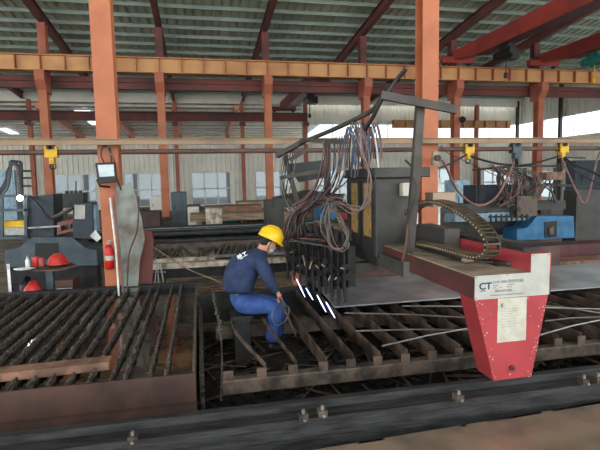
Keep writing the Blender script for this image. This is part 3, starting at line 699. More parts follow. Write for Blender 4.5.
# cross carriage under cabinet
cabY = 5.0
ca = at(376,258,Y=cabY); cx0 = ca.x; cz0 = ca.z; cz1 = at(377,178,Y=cabY).z; cx1 = at(411,250,Y=cabY).x; cyb = 6.05
MB().box((cx0+.02,cabY+.05,cz0-.10), (xl+.3,cyb,cz0-.004)).build('carriage', 'cabd', G)
cab = MB().box((cx0,cabY,cz0), (cx1,cyb,cz1)).build('control_cabinet', 'cab', G, bev=.012)
MB().box((cx0-.03,cabY-.06,cz1), (at(428,175,Y=cabY).x,cyb+.05,cz1+.11)).build('hood', 'cab', cab, bev=.01)
MB().box((cx0-.012,cabY+.03,cz0+.03), (cx0+.002,cabY+.44,cz1-.03)).box((cx0-.012,cabY+.50,cz0+.03), (cx0+.002,cyb-.03,cz1-.03)).build('door', 'cabd', cab)
for y0_, y1_ in ((cabY+.11,cabY+.36),(cabY+.58,cabY+.82)):
    MB().box((cx0-.016,y0_,cz0+.22), (cx0-.008,y1_,cz1-.06)).build('window', 'amber', cab, 'dirty amber window')
MB().box((cx0-.02,cabY+.445,cz0+.04), (cx0-.006,cabY+.495,cz1-.03)).build('dark_gap_strip', 'black', cab)  # black strip painted as the dark gap between the two doors
MB().box((at(403,185,Y=4.9).x,4.9,at(403,196,Y=4.9).z), (at(411,185,Y=4.9).x,4.99,at(403,183,Y=4.9).z)).build('switch_box', 'paper', cab)
# support frame
YP = 4.42
q = [at(408,264,Y=YP), at(411,230,Y=YP), at(415,180,Y=YP), at(420,106,Y=YP)]
pm = MB()
pm.bar(q[0], q[2], .085, .06, (0,1,0)); pm.bar(q[2], q[3], .08, .06, (0,1,0)); pm.build('post', 'frame', G)
tb = (at(381,95,Y=YP), at(457,110,Y=YP-.15))
MB().bar(tb[0], tb[1], .06, .075).build('top_bar', 'frame', G)
MB().tube(spline([at(406,69,Y=YP-.1),at(394,83,Y=YP),at(383,97,Y=YP),at(374,115,Y=YP+.1),at(365,130,Y=YP+.25)]), .022).build('hose_arm', 'hblk', G)
MB().tube(spline([at(383,97,Y=YP),at(372,110,Y=4.7),at(352,121,Y=5.0),at(325,133,Y=5.6),at(300,143,Y=6.1)]), .026).build('hose_arm', 'frame', G)
MB().bar(at(302,140,Y=6.1), at(345,142,Y=5.2), .05, .05).bar(at(277,156,Y=6.5), at(304,141,Y=6.1), .06, .06).build('hose_arm', 'frame', G)
MB().bar(at(327,142,Y=5.7), at(328,262,Y=5.9), .07, .06, (0,1,0)).bar(at(284,153,Y=6.4), at(300,212,Y=6.4), .06, .05, (0,1,0)).bar(at(306,150,Y=6.3), at(290,160,Y=6.3), .05, .05).bar(at(280,178,Y=6.4), at(324,170,Y=6.2), .05, .05).build('upright', 'frame', G)
MB().prism([at(288,164,Y=6.6),at(324,160,Y=6.6),at(324,178,Y=6.6),at(300,182,Y=6.6)], (0,.1,0)).prism([at(275,198,Y=6.9),at(310,190,Y=6.9),at(340,194,Y=6.7),at(340,204,Y=6.7),at(275,208,Y=6.9)], (0,.3,0)).build('shelf', 'cabd', G)
# torch bar with torches
nT = 10; tor = []
for i in range(nT):
    t = i/(nT-1); bx_, by_ = 288+(345-288)*t, 279+(305-279)*t*1.05
    p_ = at(bx_, by_, Z=.70)+Vector((0,0,.04*math.sin(i*2.3))); tor.append(p_)
MB().bar(tor[0]+Vector((.10,0,.42)), tor[-1]+Vector((.10,0,.42)), .05, .09).bar(tor[0]+Vector((.10,0,.62)), tor[-1]+Vector((.10,0,.62)), .04, .05).build('torch_bar', 'dark', G)
MB().box((tor[-1].x+.1,tor[-1].y+.1,1.08), (BX+.1,tor[-1].y+.25,1.18)).build('torch_bar_link', 'frame', G)
random.seed(4)
def J(s): return random.uniform(-s, s)
for i, p_ in enumerate(tor):
    to = MB().cyl(p_, p_+Vector((0,0,.06)), .012).cyl(p_+Vector((0,0,.06)), p_+Vector((0,0,.46)), .022).cyl(p_+Vector((0,0,.46)), p_+Vector((0,0,.60)), .014).build('torch', 'black', G)
    MB().box(p_+Vector((.03,-.045,.16+J(.05))), p_+Vector((.12,.045,.66+J(.1)))).cyl(p_+Vector((.075,0,.74)), p_+Vector((.075,0,.86)), .03).build('lift_slide', 'dark', to)
    MB().box(p_+Vector((-.03,-.05,.28)), p_+Vector((.12,.05,.36))).box(p_+Vector((-.035,-.035,.40)), p_+Vector((.04,.035,.47))).cyl(p_+Vector((0,0,.20)), p_+Vector((0,0,.23)), .03).build('holder', 'dark', to)
    MB().cyl(p_+Vector((-.02,-.03,.34+J(.1))), p_+Vector((-.06,-.05,.36+J(.1))), .010, 8).build('valve_knob', 'brass', to)
for (a, b) in (((296.5,279),(305,297)),((306,288),(313,300)),((317,295),(326,312)),((326,302),(335,318))):
    z_ = .78; A0 = at(*a, Y=at(a[0],a[1]+12,Z=.62).y); B0 = at(*b, Y=A0.y-.05)
    MB().tube([A0, A0.lerp(B0,.5), B0], [.005,.008,.004], 8).build('flame', 'flame', G)
MB().box((tor[0].x+.04,tor[0].y-.24,.66), (tor[0].x+.17,tor[0].y-.12,.86)).build('orange_glow_block', 'orange_r', G)  # orange colour stands for an orange-lit glow beside the torches
# hoses
random.seed(11)
hm = ['hgrey','hblk','hred','hgrey','hblk','hblk','hblk','hgrey','hred','hpink']
def hose(P, r=.009, m_=None):
    MB().tube(spline(P, 6), r, 5).build('hose', m_ or random.choice(hm), G)
def J(s): return random.uniform(-s, s)
for i in range(52):     # wide arcs sweeping left, then down to the torches
    k_ = i % nT; tp = tor[k_]+Vector((0,0,.60)); t = i/51; w_ = random.random()
    hose([at(344-8*w_+J(3),196+6*w_+J(3),Y=5.7), at(324-6*w_,196+9*w_+J(2),Y=5.85), at(303-6*w_+10*t,202+10*w_+J(2),Y=6.0), at(287+13*t+5*w_,216+10*w_,Y=6.1), at(283+20*t+3*w_,236+6*w_,Y=6.15), tp+Vector((-.06+J(.03),0,.10)), tp], random.choice((.007,.008,.010)))
for i in range(16):     # blue, white and red bunch looped over the hose arm
    x_ = 349+i*1.9
    hose([at(x_-7+J(2),168+J(10),Y=5.1), at(x_-5,144+J(3),Y=5.05), at(x_-1,126+J(4),Y=5.0), at(x_+4,140+J(4),Y=4.97), at(x_+5+J(2),163+J(5),Y=5.0)], .008, ['hblue','hgrey','hred','hblk','white','hblue','hpink','hgrey'][i % 8])
for i in range(14):     # bunch hanging straight from the arm and swinging left
    x_ = 322+i*2.2
    hose([at(x_+J(1),141-i*.6,Y=5.5), at(x_+J(3),160,Y=5.5), at(x_-4+J(3),178+J(3),Y=5.55), at(x_-14+J(3),194+J(4),Y=5.7), at(x_-28+J(5),208+J(5),Y=5.9)], .0075, ['hpink','hgrey','hblk','hred','hgrey','hblue','hblk'][i % 7])
for i in range(6):     # loose loops beside the cabinet
    e_ = J(5)
    hose([at(330+J(4),198,Y=5.35), at(325+e_,222+J(4),Y=5.3), at(330+J(5),243+J(5),Y=5.3), at(343+J(2),250+J(3),Y=5.25), at(349+J(2),238+J(5),Y=5.25), at(341+J(4),220+J(4),Y=5.3), at(331+J(4),206,Y=5.4)], .0075, ['hgrey','hgrey','hpink','hblk','hgrey','hgrey'][i])
for i in range(7):     # left frame
    hose([at(283+i*2.5,156-i,Y=6.3), at(280+i*2+J(2),180+J(4),Y=6.35), at(288+J(4),200+J(4),Y=6.2), at(300+J(6),212+J(4),Y=6.1)], .007, ['hgrey','hblk','hblk'][i % 3])
for i in range(5):     # over the cabinet door
    hose([at(352+i*2,122,Y=4.9), at(363+J(5),150+J(4),Y=4.87), at(372+J(4),180+J(5),Y=4.85), at(368+J(5),203+J(4),Y=4.85), at(355,210+J(5),Y=4.87), at(341,203+J(5),Y=5.1), at(326+J(4),202+J(4),Y=5.4)], .0075, ['hgrey','hgrey','hblk','hgrey','hpink'][i])
hose([at(405,212,Y=4.5),at(412,206,Y=4.6),at(421,205,Y=4.7),at(409,222,Y=4.4),at(406,245,Y=4.3),at(402,262,Y=4.3)], .008, 'hred')
hose([at(413,176,Y=4.36),at(417,190,Y=4.35),at(411,215,Y=4.36),at(410,250,Y=4.3),at(420,258,Y=4.2)], .006, 'hblk')

# ================================================================== WORKER
WY = 5.5
def wp(x, y, dy=0): return at(x, y, Y=WY+dy)
def skinobj(name, joints, edges, m_, parent, sub=2, root=0, smooth=True):
    org = Vector(parent['_org'])
    me = bpy.data.meshes.new(name); me.from_pydata([tuple(Vector(j[0])-org) for j in joints], edges, []); me.update()
    o = bpy.data.objects.new(name, me); COL.objects.link(o)
    sk = o.modifiers.new('s', 'SKIN'); sk.use_smooth_shade = True
    me.skin_vertices.new(name='') if not me.skin_vertices else None
    for i, j in enumerate(joints):
        r_ = j[1]; me.skin_vertices[0].data[i].radius = (r_, r_) if not isinstance(r_, tuple) else r_
        me.skin_vertices[0].data[i].use_root = (i == root)
    if sub: sb = o.modifiers.new('u', 'SUBSURF'); sb.levels = sub; sb.render_levels = sub
    bpy.context.view_layer.update()
    dm = bpy.data.meshes.new_from_object(o.evaluated_get(bpy.context.evaluated_depsgraph_get()))
    bpy.data.objects.remove(o)
    dm.materials.clear(); dm.materials.append(MT[m_])
    for p_ in dm.polygons: p_.use_smooth = True
    o = bpy.data.objects.new(name, dm); COL.objects.link(o); o.parent = parent; o['_org'] = tuple(org); return o
hipc = wp(240,297,.02)
wk = thing('person', (hipc.x,WY,.28), 'worker in navy jacket, blue trousers and yellow hard hat crouching on the slats', 'person')
pel = wp(237,298,.04); sp1 = wp(238,282,.05); sp2 = wp(243,267,.07); chest = wp(250,259,.09); nk = wp(262,250,.06); hd = wp(268.5,242.5,.05)
sr, er, wr_, hr = wp(261,262,-.12), wp(269,281,-.20), wp(277,292,-.12), wp(280,298,-.10)
sl, el, wl, hl = wp(256,257,.26), wp(268,278,.30), wp(277,292,.15), wp(281,297,.10)
hpr, kr, ar = wp(242,304,-.10), wp(276,307,-.16), wp(271,343,-.12)
hpl, kl, al = wp(242,301,.16), wp(281,303,.12), wp(277,339,.16)
# body (skin): one continuous mesh
bj = [(pel,.07),(sp1,.07),(sp2,.08),(chest,.08),(nk,.055),(hd+Vector((0,0,-.02)),.075),
      (sr,.045),(er,.038),(wr_,.028),(sl,.045),(el,.038),(wl,.028),
      (hpr,.06),(kr,.05),(ar,.038),(hpl,.06),(kl,.05),(al,.038)]
be = [(0,1),(1,2),(2,3),(3,4),(4,5),(3,6),(6,7),(7,8),(3,9),(9,10),(10,11),(0,12),(12,13),(13,14),(0,15),(15,16),(16,17)]
body = skinobj('body', bj, be, 'skin', wk)
fd = Vector((.80,.10,-.52)).normalized()      # where the face points
sd = fd.cross(Vector((0,0,1))).normalized(); ud = sd.cross(fd).normalized()
hc = hd+Vector((0,0,0))
Rh = Matrix((fd, -sd, ud)).transposed()
def hp(a, b, c): return hc+Rh @ Vector((a, b, c))
hdm = MB().blob(hp(0,0,0), .098, .076, .115, 18, 14, rot=Rh)
hdm.blob(hp(.095,0,-.015), .022, .013, .024, 8, 6, rot=Rh)                      # nose
hdm.blob(hp(.03,0,-.085), .055, .045, .04, 12, 8, rot=Rh)                       # jaw
hdm.tube([hp(-.03,0,-.05), nk+Vector((-.01,0,-.02))], [.058,.062], 12)
for s in (-1, 1): hdm.blob(hp(-.005,s*.078,-.01), .022, .010, .033, 8, 6, rot=Rh)
hdm.build('face', 'skin', body)
for s in (-1, 1): MB().blob(hp(.084,s*.03,.012), .010, .013, .008, 8, 6, rot=Rh).build('eye', 'hair', body)
MB().blob(hp(.066,0,-.055), .042, .052, .042, 14, 8, rot=Rh).tube([hp(.06,-.045,-.04),hp(.02,-.075,-.02),hp(-.0,-.082,-.01)], .004).tube([hp(.06,.045,-.04),hp(.02,.075,-.02),hp(-.0,.082,-.01)], .004).build('face_mask', 'mask', wk)
MB().blob(hp(-.03,0,.015), .085, .083, .10, 16, 10, rot=Rh).build('hair', 'hair', wk)
Rt = Rh @ Matrix.Rotation(-.10, 3, 'Y')
hel = MB().lathe(hp(-.005,0,.045), [(.146,0),(.149,.01),(.146,.04),(.134,.085),(.108,.125),(.066,.150),(.018,.160)], 24, Rt)
hel.lathe(hp(.0,0,.045), [(.158,-.006),(.162,.0),(.148,.012)], 24, Rt)
hel.blob(hp(.13,0,.045), .055, .085, .010, 12, 6, rot=Rt)
he = hel.build('hard_hat', 'helmet', wk)
rb = MB()
for off in (-.03,0,.03):
    rb.tube([hp(-.005,0,.045)+Rt @ Vector((.149*math.cos(a),off,.160*math.sin(a))) for a in [.35+.245*j for j in range(11)]], .007, 6)
rb.build('rib', 'helmet', he)
MB().tube(spline([hp(.0,-.085,.03),hp(.0,-.085,-.04),hp(.04,-.045,-.12),hp(.04,.045,-.12),hp(0,.085,-.04),hp(0,.085,.03)]), .004).build('chin_strap', 'black', he)
# jacket
jj = [(wp(237,296,.02),(.20,.17)),(sp1,(.21,.18)),(sp2,(.22,.17)),(chest,(.18,.14)),(nk+Vector((-.02,0,-.03)),.07),
      (sr,.092),(er,.070),(wr_,.046),(sl,.090),(el,.068),(wl,.046)]
je = [(0,1),(1,2),(2,3),(3,4),(3,5),(5,6),(6,7),(3,8),(8,9),(9,10)]
jk = skinobj('jacket', jj, je, 'jacket', wk)
cr_ = nk+Vector((-.01,0,-.025))
MB().lathe(cr_, [(.082,-.03),(.078,.02),(.070,.035),(.066,.0)], 16, Matrix.Rotation(.35,3,'Y')).build('collar', 'jacket', jk)
# lettering on the upper back: text mesh laid onto the jacket
def ray_z(o, P, d):
    ok, loc, nrm, idx = o.ray_cast(P-Vector(o['_org']), d); return (loc+Vector(o['_org']), nrm) if ok else (None, None)
tc_ = at(243,255,Y=WY); dv = (tc_-CAM).normalized()
hit, nr = ray_z(jk, CAM, dv)
if hit is not None:
    nr = (nr*.5+(-dv)*.5).normalized(); ux = (Vector((.93,.1,.30))-nr*nr.dot(Vector((.93,.1,.30)))).normalized(); uz = nr.cross(ux).normalized()
    Rm = Matrix((ux, uz, nr)).transposed()
    text('哈工', hit-ux*.07-uz*.035+nr*.014, .072, 'white', jk, rot=Rm, bold=.003, xs=.85)
# trousers
tj = [(pel+Vector((0,0,-.03)),(.185,.16)),(wp(238,291,.02),(.18,.15)),(hpr,.125),((hpr+kr)/2,.118),(kr,.098),((kr+ar)/2,.085),(ar,.078),(hpl,.12),((hpl+kl)/2,.105),(kl,.084),((kl+al)/2,.075),(al,.072)]
te = [(0,1),(0,2),(2,3),(3,4),(4,5),(5,6),(0,7),(7,8),(8,9),(9,10),(10,11)]
skinobj('trousers', tj, te, 'jean', wk)
for (a_, k_) in ((ar,'r'),(al,'l')):
    b0 = a_+Vector((.0,0,-.05)); ft = Vector((.93,.25,0)).normalized()
    skinobj('boot', [(a_+Vector((0,0,.01)),.05),(b0+ft*-.02,.052),(b0+ft*.10+Vector((0,0,-.02)),(.045,.036)),(b0+ft*.19+Vector((0,0,-.028)),(.042,.028))], [(0,1),(1,2),(2,3)], 'shoe', wk)
# hands, five fingers each
def hand(w, h, side):
    d = (h-w).normalized(); a_ = Vector((0,1,0)).cross(d).normalized()*1; b = d.cross(a_).normalized()
    pc = w+d*.05
    J_ = [(w-d*.03,(.026,.022)),(w+d*.02,(.030,.018)),(w+d*.075,(.036,.016))]; E_ = [(0,1),(1,2)]
    hm_ = skinobj('hand', J_, E_, 'skin', body)
    for i, (o_, ln) in enumerate(((-.030,.066),(-.010,.075),(.010,.070),(.029,.055))):
        s0 = w+d*.07+b*o_; c1 = s0+d*ln*.45-a_*.006*side; c2 = c1+(d*.6-a_*.7*side).normalized()*ln*.35; c3 = c2+(d*.0-a_*1*side).normalized()*ln*.3
        MB().tube(spline([s0,c1,c2,c3],3), .0088, 7).build('finger', 'skin', hm_)
    th = w+d*.025-b*.03; MB().tube(spline([th, th+d*.03-b*.025-a_*.01*side, th+d*.055-b*.02-a_*.03*side],3), .0105, 7).build('thumb', 'skin', hm_)
hand(wr_, hr, -1); hand(wl, hl, -1)
# seat under him: stub between slats
st = at(241,313,Y=WY)
tag(MB().box((st.x-.12,WY-.2,0), (st.x+.12,WY+.2,.06)).box((st.x-.09,WY-.14,.06), (st.x+.09,WY+.14,st.z-.04)).box((st.x-.12,WY-.15,st.z-.04), (st.x+.12,WY+.2,st.z)).build('steel_stool', 'dark'), 'low rusty steel seat block under the worker', 'stool')
fr_ = MB().box((ar.x-.15,WY-.35,.0), (ar.x+.4,WY+.35,ar.z-.145))
tag(fr_.build('foot_block', 'slag'), 'blackened steel block under the boots of the worker', 'block')
cable('torch_hose', [hr+Vector((.01,0,.02)),wp(283,305,-.2),wp(289,308,-.3),wp(286,320,-.3),wp(276,325,-.35),wp(272,314,-.4),wp(279,302,-.2)], .006, 'hgrey', 'thin wire loop held in the hand of the worker', 'wire')
a0, a1 = hr+Vector((-.02,-.02,.03)), at(296,335,Y=4.6)
tag(MB().bar(a0, a1, .01, .028).build('steel_strip', 'slat'), 'narrow steel strip the worker holds down toward the slats', 'strip')

# ================================================================== STAND WITH HARD HAT (left)
SY = 8.3
def sp(x, y, dy=0): return at(x, y, Y=SY+dy)
tz = sp(50,268).z
stn = thing('work_stand', (sp(50,290).x,SY,0), 'small steel stand holding a red hard hat behind left table', 'stand')
MB().prism([sp(18,270,-.05),sp(58,270,-.15),sp(77,265,.0),sp(70,262,.25),sp(24,266,.2)], (0,0,-.02)).build('top', 'slat', stn)
MB().box((sp(47,280).x,SY-.05,0), (sp(54,280).x,SY+.06,tz-.02)).build('post', 'slate', stn)
MB().box((sp(50,280).x-.2,SY-.2,0), (sp(50,280).x+.2,SY+.2,.03)).build('base', 'dark', stn)
c = sp(58,264,.05)
hh = thing('hard_hat', c, 'red hard hat resting on the small stand', 'hard hat')
MB().lathe(c+Vector((0,0,.0)), [(.16,.0),(.165,.012),(.15,.03),(.14,.08),(.11,.13),(.06,.16),(.01,.165)], 22).blob(c+Vector((.15,-.03,.015)), .07, .09, .012, 12, 6).build('shell', 'redp', hh)
MB().tube([c+Vector((.15*math.cos(a),0,.168*math.sin(a))) for a in [.3+.25*j for j in range(11)]], .012).build('rib', 'redp', hh)
c2 = sp(56,253.5,.15)
tag(MB().lathe(c2, [(.03,0),(.045,.02),(.035,.07),(.02,.09)]).build('plastic_cup', 'white'), 'small white plastic cup behind the red hard hat', 'cup') if False else None
c = sp(36,266,.02)
tag(MB().lathe(c, [(.05,0),(.055,.01),(.055,.14),(.05,.15)]).build('red_tin', 'redp'), 'small red tin left of the red hard hat', 'tin')
c = sp(42,266,-.05)
tag(MB().lathe(c, [(.045,0),(.048,.12),(.03,.14)]).build('red_cup', 'red'), 'small red cup between the red tin and hard hat', 'cup')
c = sp(28,268,-.05); bo = thing('white_bottle', c, 'white bottle standing at left on the small stand', 'bottle')
MB().lathe(c, [(.03,0),(.034,.01),(.034,.12),(.015,.15),(.015,.17)]).build('body', 'white', bo); MB().lathe(c+Vector((0,0,.17)), [(.018,0),(.018,.03)]).build('cap', 'wood', bo)
c = sp(24,270,-.1)
tag(MB().blob(c+Vector((0,0,.02)), .16, .09, .022, 12, 6, jit=.15).build('cloth_rag', 'white'), 'crumpled white cloth at the left edge of the stand', 'cloth')
c = sp(41,287,.1); c.z = .32
tag(MB().blob((sp(39,285).x,SY-.28,.36), .16, .16, .34, 12, 9, jit=.12).build('red_bag', 'redp'), 'crumpled red bag under the small stand', 'bag')
tag(MB().blob((sp(24,285).x,SY+.12,.34), .13, .16, .33, 10, 8, jit=.2).build('dark_sack', 'dark'), 'dark sack slumped beside the crumpled red bag', 'sack')
bx = thing('carton', (sp(65,290).x,SY,0), 'dirty open box with white paper behind the left table', 'box')
MB().box((sp(57,290).x,SY-.1,0), (sp(75,290).x,SY+.3,sp(65,279).z)).build('body', 'rust', bx)
MB().box((sp(58,290).x,SY-.11,sp(65,296).z), (sp(74,290).x,SY-.1,sp(65,287).z)).build('paper', 'white', bx)
tag(MB().bar(sp(8,264,-.3), Vector((sp(13,297,-.4).x,SY-.5,0)), .04, .04).build('pale_strut', 'white'), 'pale leaning strut left of the small stand', 'strut')

# ================================================================== LEFT SLATE-BLUE GANTRY
GY = 10.2
def s(x, y, dy=0): return at(x, y, Y=GY+dy)
g2 = thing('slate_gantry_machine', (s(50,270).x,GY,0), 'slate-blue gantry cutting machine at the left behind the water table', 'cutting machine')
MB().prism([s(4,268),s(5,250),s(18,248),s(32,237),s(72,237),s(86,248),s(97,250),s(98,266)], (0,.6,0)).build('base_beam', 'slate', g2, bev=.02)
MB().prism([s(35,260,-.02),s(35,243,-.02),s(58,243,-.02),s(58,259,-.02)], (0,.02,0)).build('recess_shade', 'black', g2)  # flat black panel on the face, painted shade of a recess
MB().box((s(8,270).x,GY+.1,0), (s(96,270).x,GY+.5,s(50,266).z)).build('plinth', 'dark', g2)
MB().prism([s(28,238,.1),s(28,197,.1),s(53,194,.1),s(54,238,.1)], (0,.7,0)).build('cabinet', 'slated', g2)
cb = MB().prism([s(73,238,-.1),s(73,203,-.1),s(92,203,-.1),s(93,239,-.1)], (0,.5,0)).build('control_box', 'slated', g2)
MB().prism([s(74.5,219,-.12),s(74.5,205,-.12),s(85,205,-.12),s(85,219,-.12)], (0,.01,0)).build('label_sheet', 'wplate', cb)
MB().prism([s(90,236,-.25),s(95,230,-.25),s(101,238,-.25),s(97,242,-.25)], (0,.06,0)).build('pendant', 'white', cb)
MB().prism([s(88,205,.0),s(95,205,.0),s(97,232,.0),s(90,232,.0)], (0,.3,0)).build('side_panel', 'pale', cb)
mb = MB()
for a, b in (((0,196),(28,196)),((0,210),(28,210)),((0,238),(28,238)),((26,196),(26,238)),((2,196),(2,238))): mb.bar(s(*a), s(*b), .05, .05)
mb.build('side_frame', 'slate', g2)
MB().box((s(2,228,.1).x,GY+.1,s(2,229).z), (s(23,222).x,GY+.4,s(23,221).z)).build('yellow_drive', 'yellow', g2, bev=.02)
MB().bar(s(5,231,.05), s(27,231,.05), .08, .15).bar(s(28,228,-.1), s(60,226,-.1), .03, .03).build('slide_rod', 'steel', g2)
MB().prism([s(57,235,-.1),s(57,223,-.1),s(59,222,-.1),s(73,219,-.1),s(73,223,-.1),s(61,226,-.1),s(61,231,-.1),s(73,228,-.1),s(73,231,-.1)], (0,.08,0)).build('red_bracket', 'hred', g2)
mb = MB().prism([s(63,208,.1),s(63,194,.1),s(83,193,.1),s(83,207,.1)], (0,.4,0)); mb.cyl(s(76,195,.3), s(76,181,.3), .015, 6)
for i in range(4): mb.box((s(65+i*4.5,193,.2).x,GY+.2,s(65,194).z), (s(67.5+i*4.5,193,.2).x,GY+.3,s(65,191).z))
mb.build('gas_unit', 'dark', g2)
mb = MB().bar(s(22,200), s(21,162), .05, .05).bar(s(21,162), s(11,161), .05, .05)
for yy_ in (171,178,186): mb.bar(s(22,yy_), s(31,yy_), .05, .04)
mb.build('hose_mast', 'dark', g2)
for i in range(9):
    MB().tube(spline([s(12+J(2),162+J(2)), s(9+J(2),172+J(3)), s(6+J(2),185+J(3)), s(-2,196+J(4))]), .022, 5).build('hose', random.choice(['slate','hblk','hblue','hgrey']), g2)
for i in range(4):
    MB().tube(spline([s(12+J(2),162), s(17+J(2),166+J(3)), s(19+J(2),180+J(3)), s(20+J(2),196)]), .02, 5).build('hose', random.choice(['hblk','hgrey','hred']), g2)
MB().tube(spline([s(30,196),s(40,207,-.2),s(50,218,-.2),s(64,214,-.2),s(74,208,-.1)]), .025, 6).build('hose', 'hblk', g2)
MB().tube(spline([s(52,218,-.1),s(60,214,-.1),s(70,208,-.1)]), .03, 6).build('hose', 'hgrey', g2)
arc = s(20,198,-.3)
MB().blob(arc, .055, .055, .055, 10, 8).build('welding_arc', 'arc', g2)

# ================================================================== RIGHT BLUE GANTRY
BY = 10.6
def b(x, y, dy=0): return at(x, y, Y=BY+dy)
g3 = thing('blue_gantry_machine', (b(520,240).x,BY,0), 'bright blue gantry cutting machine with hanging wires at the right', 'cutting machine')
MB().prism([b(517,241),b(517,229),b(527,228),b(537,216),b(574,216),b(575,238)], (0,.6,0)).build('base_beam', 'blue', g3, bev=.02)
MB().prism([b(545,238,-.02),b(545,222,-.02),b(557,221,-.02),b(557,237,-.02)], (0,.02,0)).build('recess_shade', 'black', g3)  # black sheet on the beam face in place of the shaded opening
MB().blob(b(551,231,-.03), .08, .05, .13, 8, 6, jit=.2).build('motor', 'hgrey', g3)
MB().box((b(410,228,.5).x,BY+.6,b(500,238).z), (b(572,200,.5).x,BY+.9,b(500,224).z)).build('rear_beam', 'dark', g3)
MB().box((b(432,205,.2).x,BY+.1,b(500,212).z), (b(563,200,.2).x,BY+.5,b(500,203).z)).build('top_beam', 'cabd', g3)
MB().box((b(472,205,.2).x,BY+.2,b(500,222).z), (b(536,200,.2).x,BY+.5,b(500,213).z)).build('pale_panel', 'pale', g3)
MB().box((b(476,190,.3).x,BY+.3,b(500,204).z), (b(514,190,.3).x,BY+.9,b(500,185).z)).build('cabinet', 'slated', g3)
mb = MB()
for x_ in (479,499,525,555): mb.bar(b(x_,205,.3), b(x_,168+(x_ == 499)*3,.3), .06, .06, (0,1,0))
mb.bar(b(473,170,.3), b(535,164,.3), .05, .05).bar(b(545,184,.2), b(590,187,.2), .06, .06).bar(b(520,166,.2), b(560,166,.2), .04, .05).bar(b(555,157,.2), b(585,158,.2), .04, .04)
mb.build('mast_frame', 'dark', g3)
mb = MB().box((b(517,212,-.1).x,BY-.1,b(517,216).z), (b(535,200).x,BY+.2,b(517,196).z)).box((b(525,190).x,BY-.05,b(530,198).z), (b(534,190).x,BY+.2,b(530,178).z)); mb.build('lift_carriage', 'rust2' if False else 'tube', g3)
MB().box((b(546,180,-.1).x,BY-.1,b(550,180).z), (b(561,172).x,BY+.15,b(550,172).z)).build('junction_box', 'rust2', g3)
for i in range(8):
    x_ = 491+i*5.2; c_ = b(x_,214,-.1)
    MB().cyl(c_, c_+Vector((0,0,-.20)), .025, 8).box(c_+Vector((-.05,-.03,-.09)), c_+Vector((.05,.03,-.04))).build('torch', 'black', g3)
for i in range(40):
    x_ = random.uniform(497,538); 
    MB().tube(spline([b(505+J(18),167+J(3)), b(x_,178+J(5),-.1), b(x_+J(6),190+J(5),-.1), b(491+(i % 8)*5.2+J(3),206+J(3))]), .012, 4).build('hose', random.choice(['hblk','hgrey','hblk','hpink','hgrey','frame']), g3)
for i in range(5):
    MB().tube(spline([b(536+J(3),205), b(538+J(3),190+J(4)), b(546+J(4),183+J(4)), b(554+J(2),192+J(3)), b(556,204)]), .018, 5).build('hose', random.choice(['hblk','hgrey']), g3)
for s_ in (560,563,566): MB().tube(spline([b(s_,160),b(s_-3+J(3),175),b(s_-10+J(3),188),b(s_-12,202)]), .014, 4).build('hose', 'hblk', g3)
tag(MB().box((b(576,217,1.0).x,BY+1.0,0), (b(603,190,1.0).x,BY+1.5,b(590,190,1.0).z)).build('dark_cabinet', 'cab'), 'dark grey cabinet standing right of the blue machine', 'cabinet')
tag(MB().box((b(527,250,-1).x,BY-.8,b(560,252).z), (b(640,240,-1).x,BY-.25,b(560,240).z)).build('red_rail_beam', 'dred'), 'dull red rail beam under the blue machine', 'beam')
tag(MB().box((b(440,250,-1).x,8.9,.0), (b(650,240,-1).x,9.4,at(560,262,Y=8.9).z)).build('rusty_plate_stack', 'rust2'), 'rusty brown plate stack in front of the dull red rail beam', 'steel plate')
tag(MB().prism([at(401,232,Y=9.4),at(401,213,Y=9.4),at(424,215,Y=9.4),at(436,238,Y=9.4),at(434,248,Y=9.4)], (0,.5,0)).box((at(405,240,Y=9.5).x,9.45,0), (at(430,240,Y=9.5).x,9.85,at(405,240,Y=9.5).z)).build('blue_housing', 'blue'), 'bright blue machine housing behind the cable chain', 'housing')
tag(MB().box((at(424,230,Y=10).x,10,at(424,208,Y=10).z), (at(441,230,Y=10).x,10.1,at(424,179,Y=10).z)).box((at(426,230,Y=10).x,10,0), (at(428,230,Y=10).x,10.1,at(424,200,Y=10).z)).box((at(438,230,Y=10).x,10,0), (at(440,230,Y=10).x,10.1,at(424,200,Y=10).z)).build('white_board', 'white'), 'white board standing left of the far blue machine', 'board')

# ================================================================== MID-GROUND
def run(name, y0, x0_, x1_, Yv, r, m_, lab, cat, grp=None, skew=0):
    p0, p1 = at(x0_, y0, Y=Yv), at(x1_, y0+skew, Y=Yv+.0)
    return tag(MB().cyl((p0.x,Yv,p0.z), (p1.x,Yv+.0,p0.z+skew*0), r, 8).build(name, m_), lab, cat, grp)
# pipes
random.seed(5)
for i in range(12):
    Yp = 13+(i % 6)*.28; zp = .62+(i//6)*.2
    tag(MB().cyl((-3.6+J(.5),Yp,zp), (5.2+J(1),Yp+J(.03),zp), .09, 10).build('black_pipe', 'pale' if i in (3,9) else 'steel' if i == 7 else 'cab' if i % 3 else 'rail'), f'dark pipe stacked behind the worker, {ORD[i % 6]} from the front in the {["lower","upper"][i//6]} layer', 'pipe', 'dark pipes stacked behind the worker')
tag(MB().box((-3.4,12.9,0), (-3.1,15,.52)).box((0,12.9,0), (.3,15,.52)).box((3.6,12.9,0), (3.9,15,.52)).build('pipe_rack', 'dark'), 'low dark rack under the stacked dark pipes', 'rack')
m1 = thing('conveyor_table', (0,9.2,0), 'long dark steel table with pale top edge behind the worker', 'table')
zc = at(220,261,Y=9.2).z
MB().box((at(152,260,Y=9.2).x,9.2,zc-.1), (at(300,260,Y=9.2).x,9.38,zc)).build('top_edge', 'paleplate', m1)
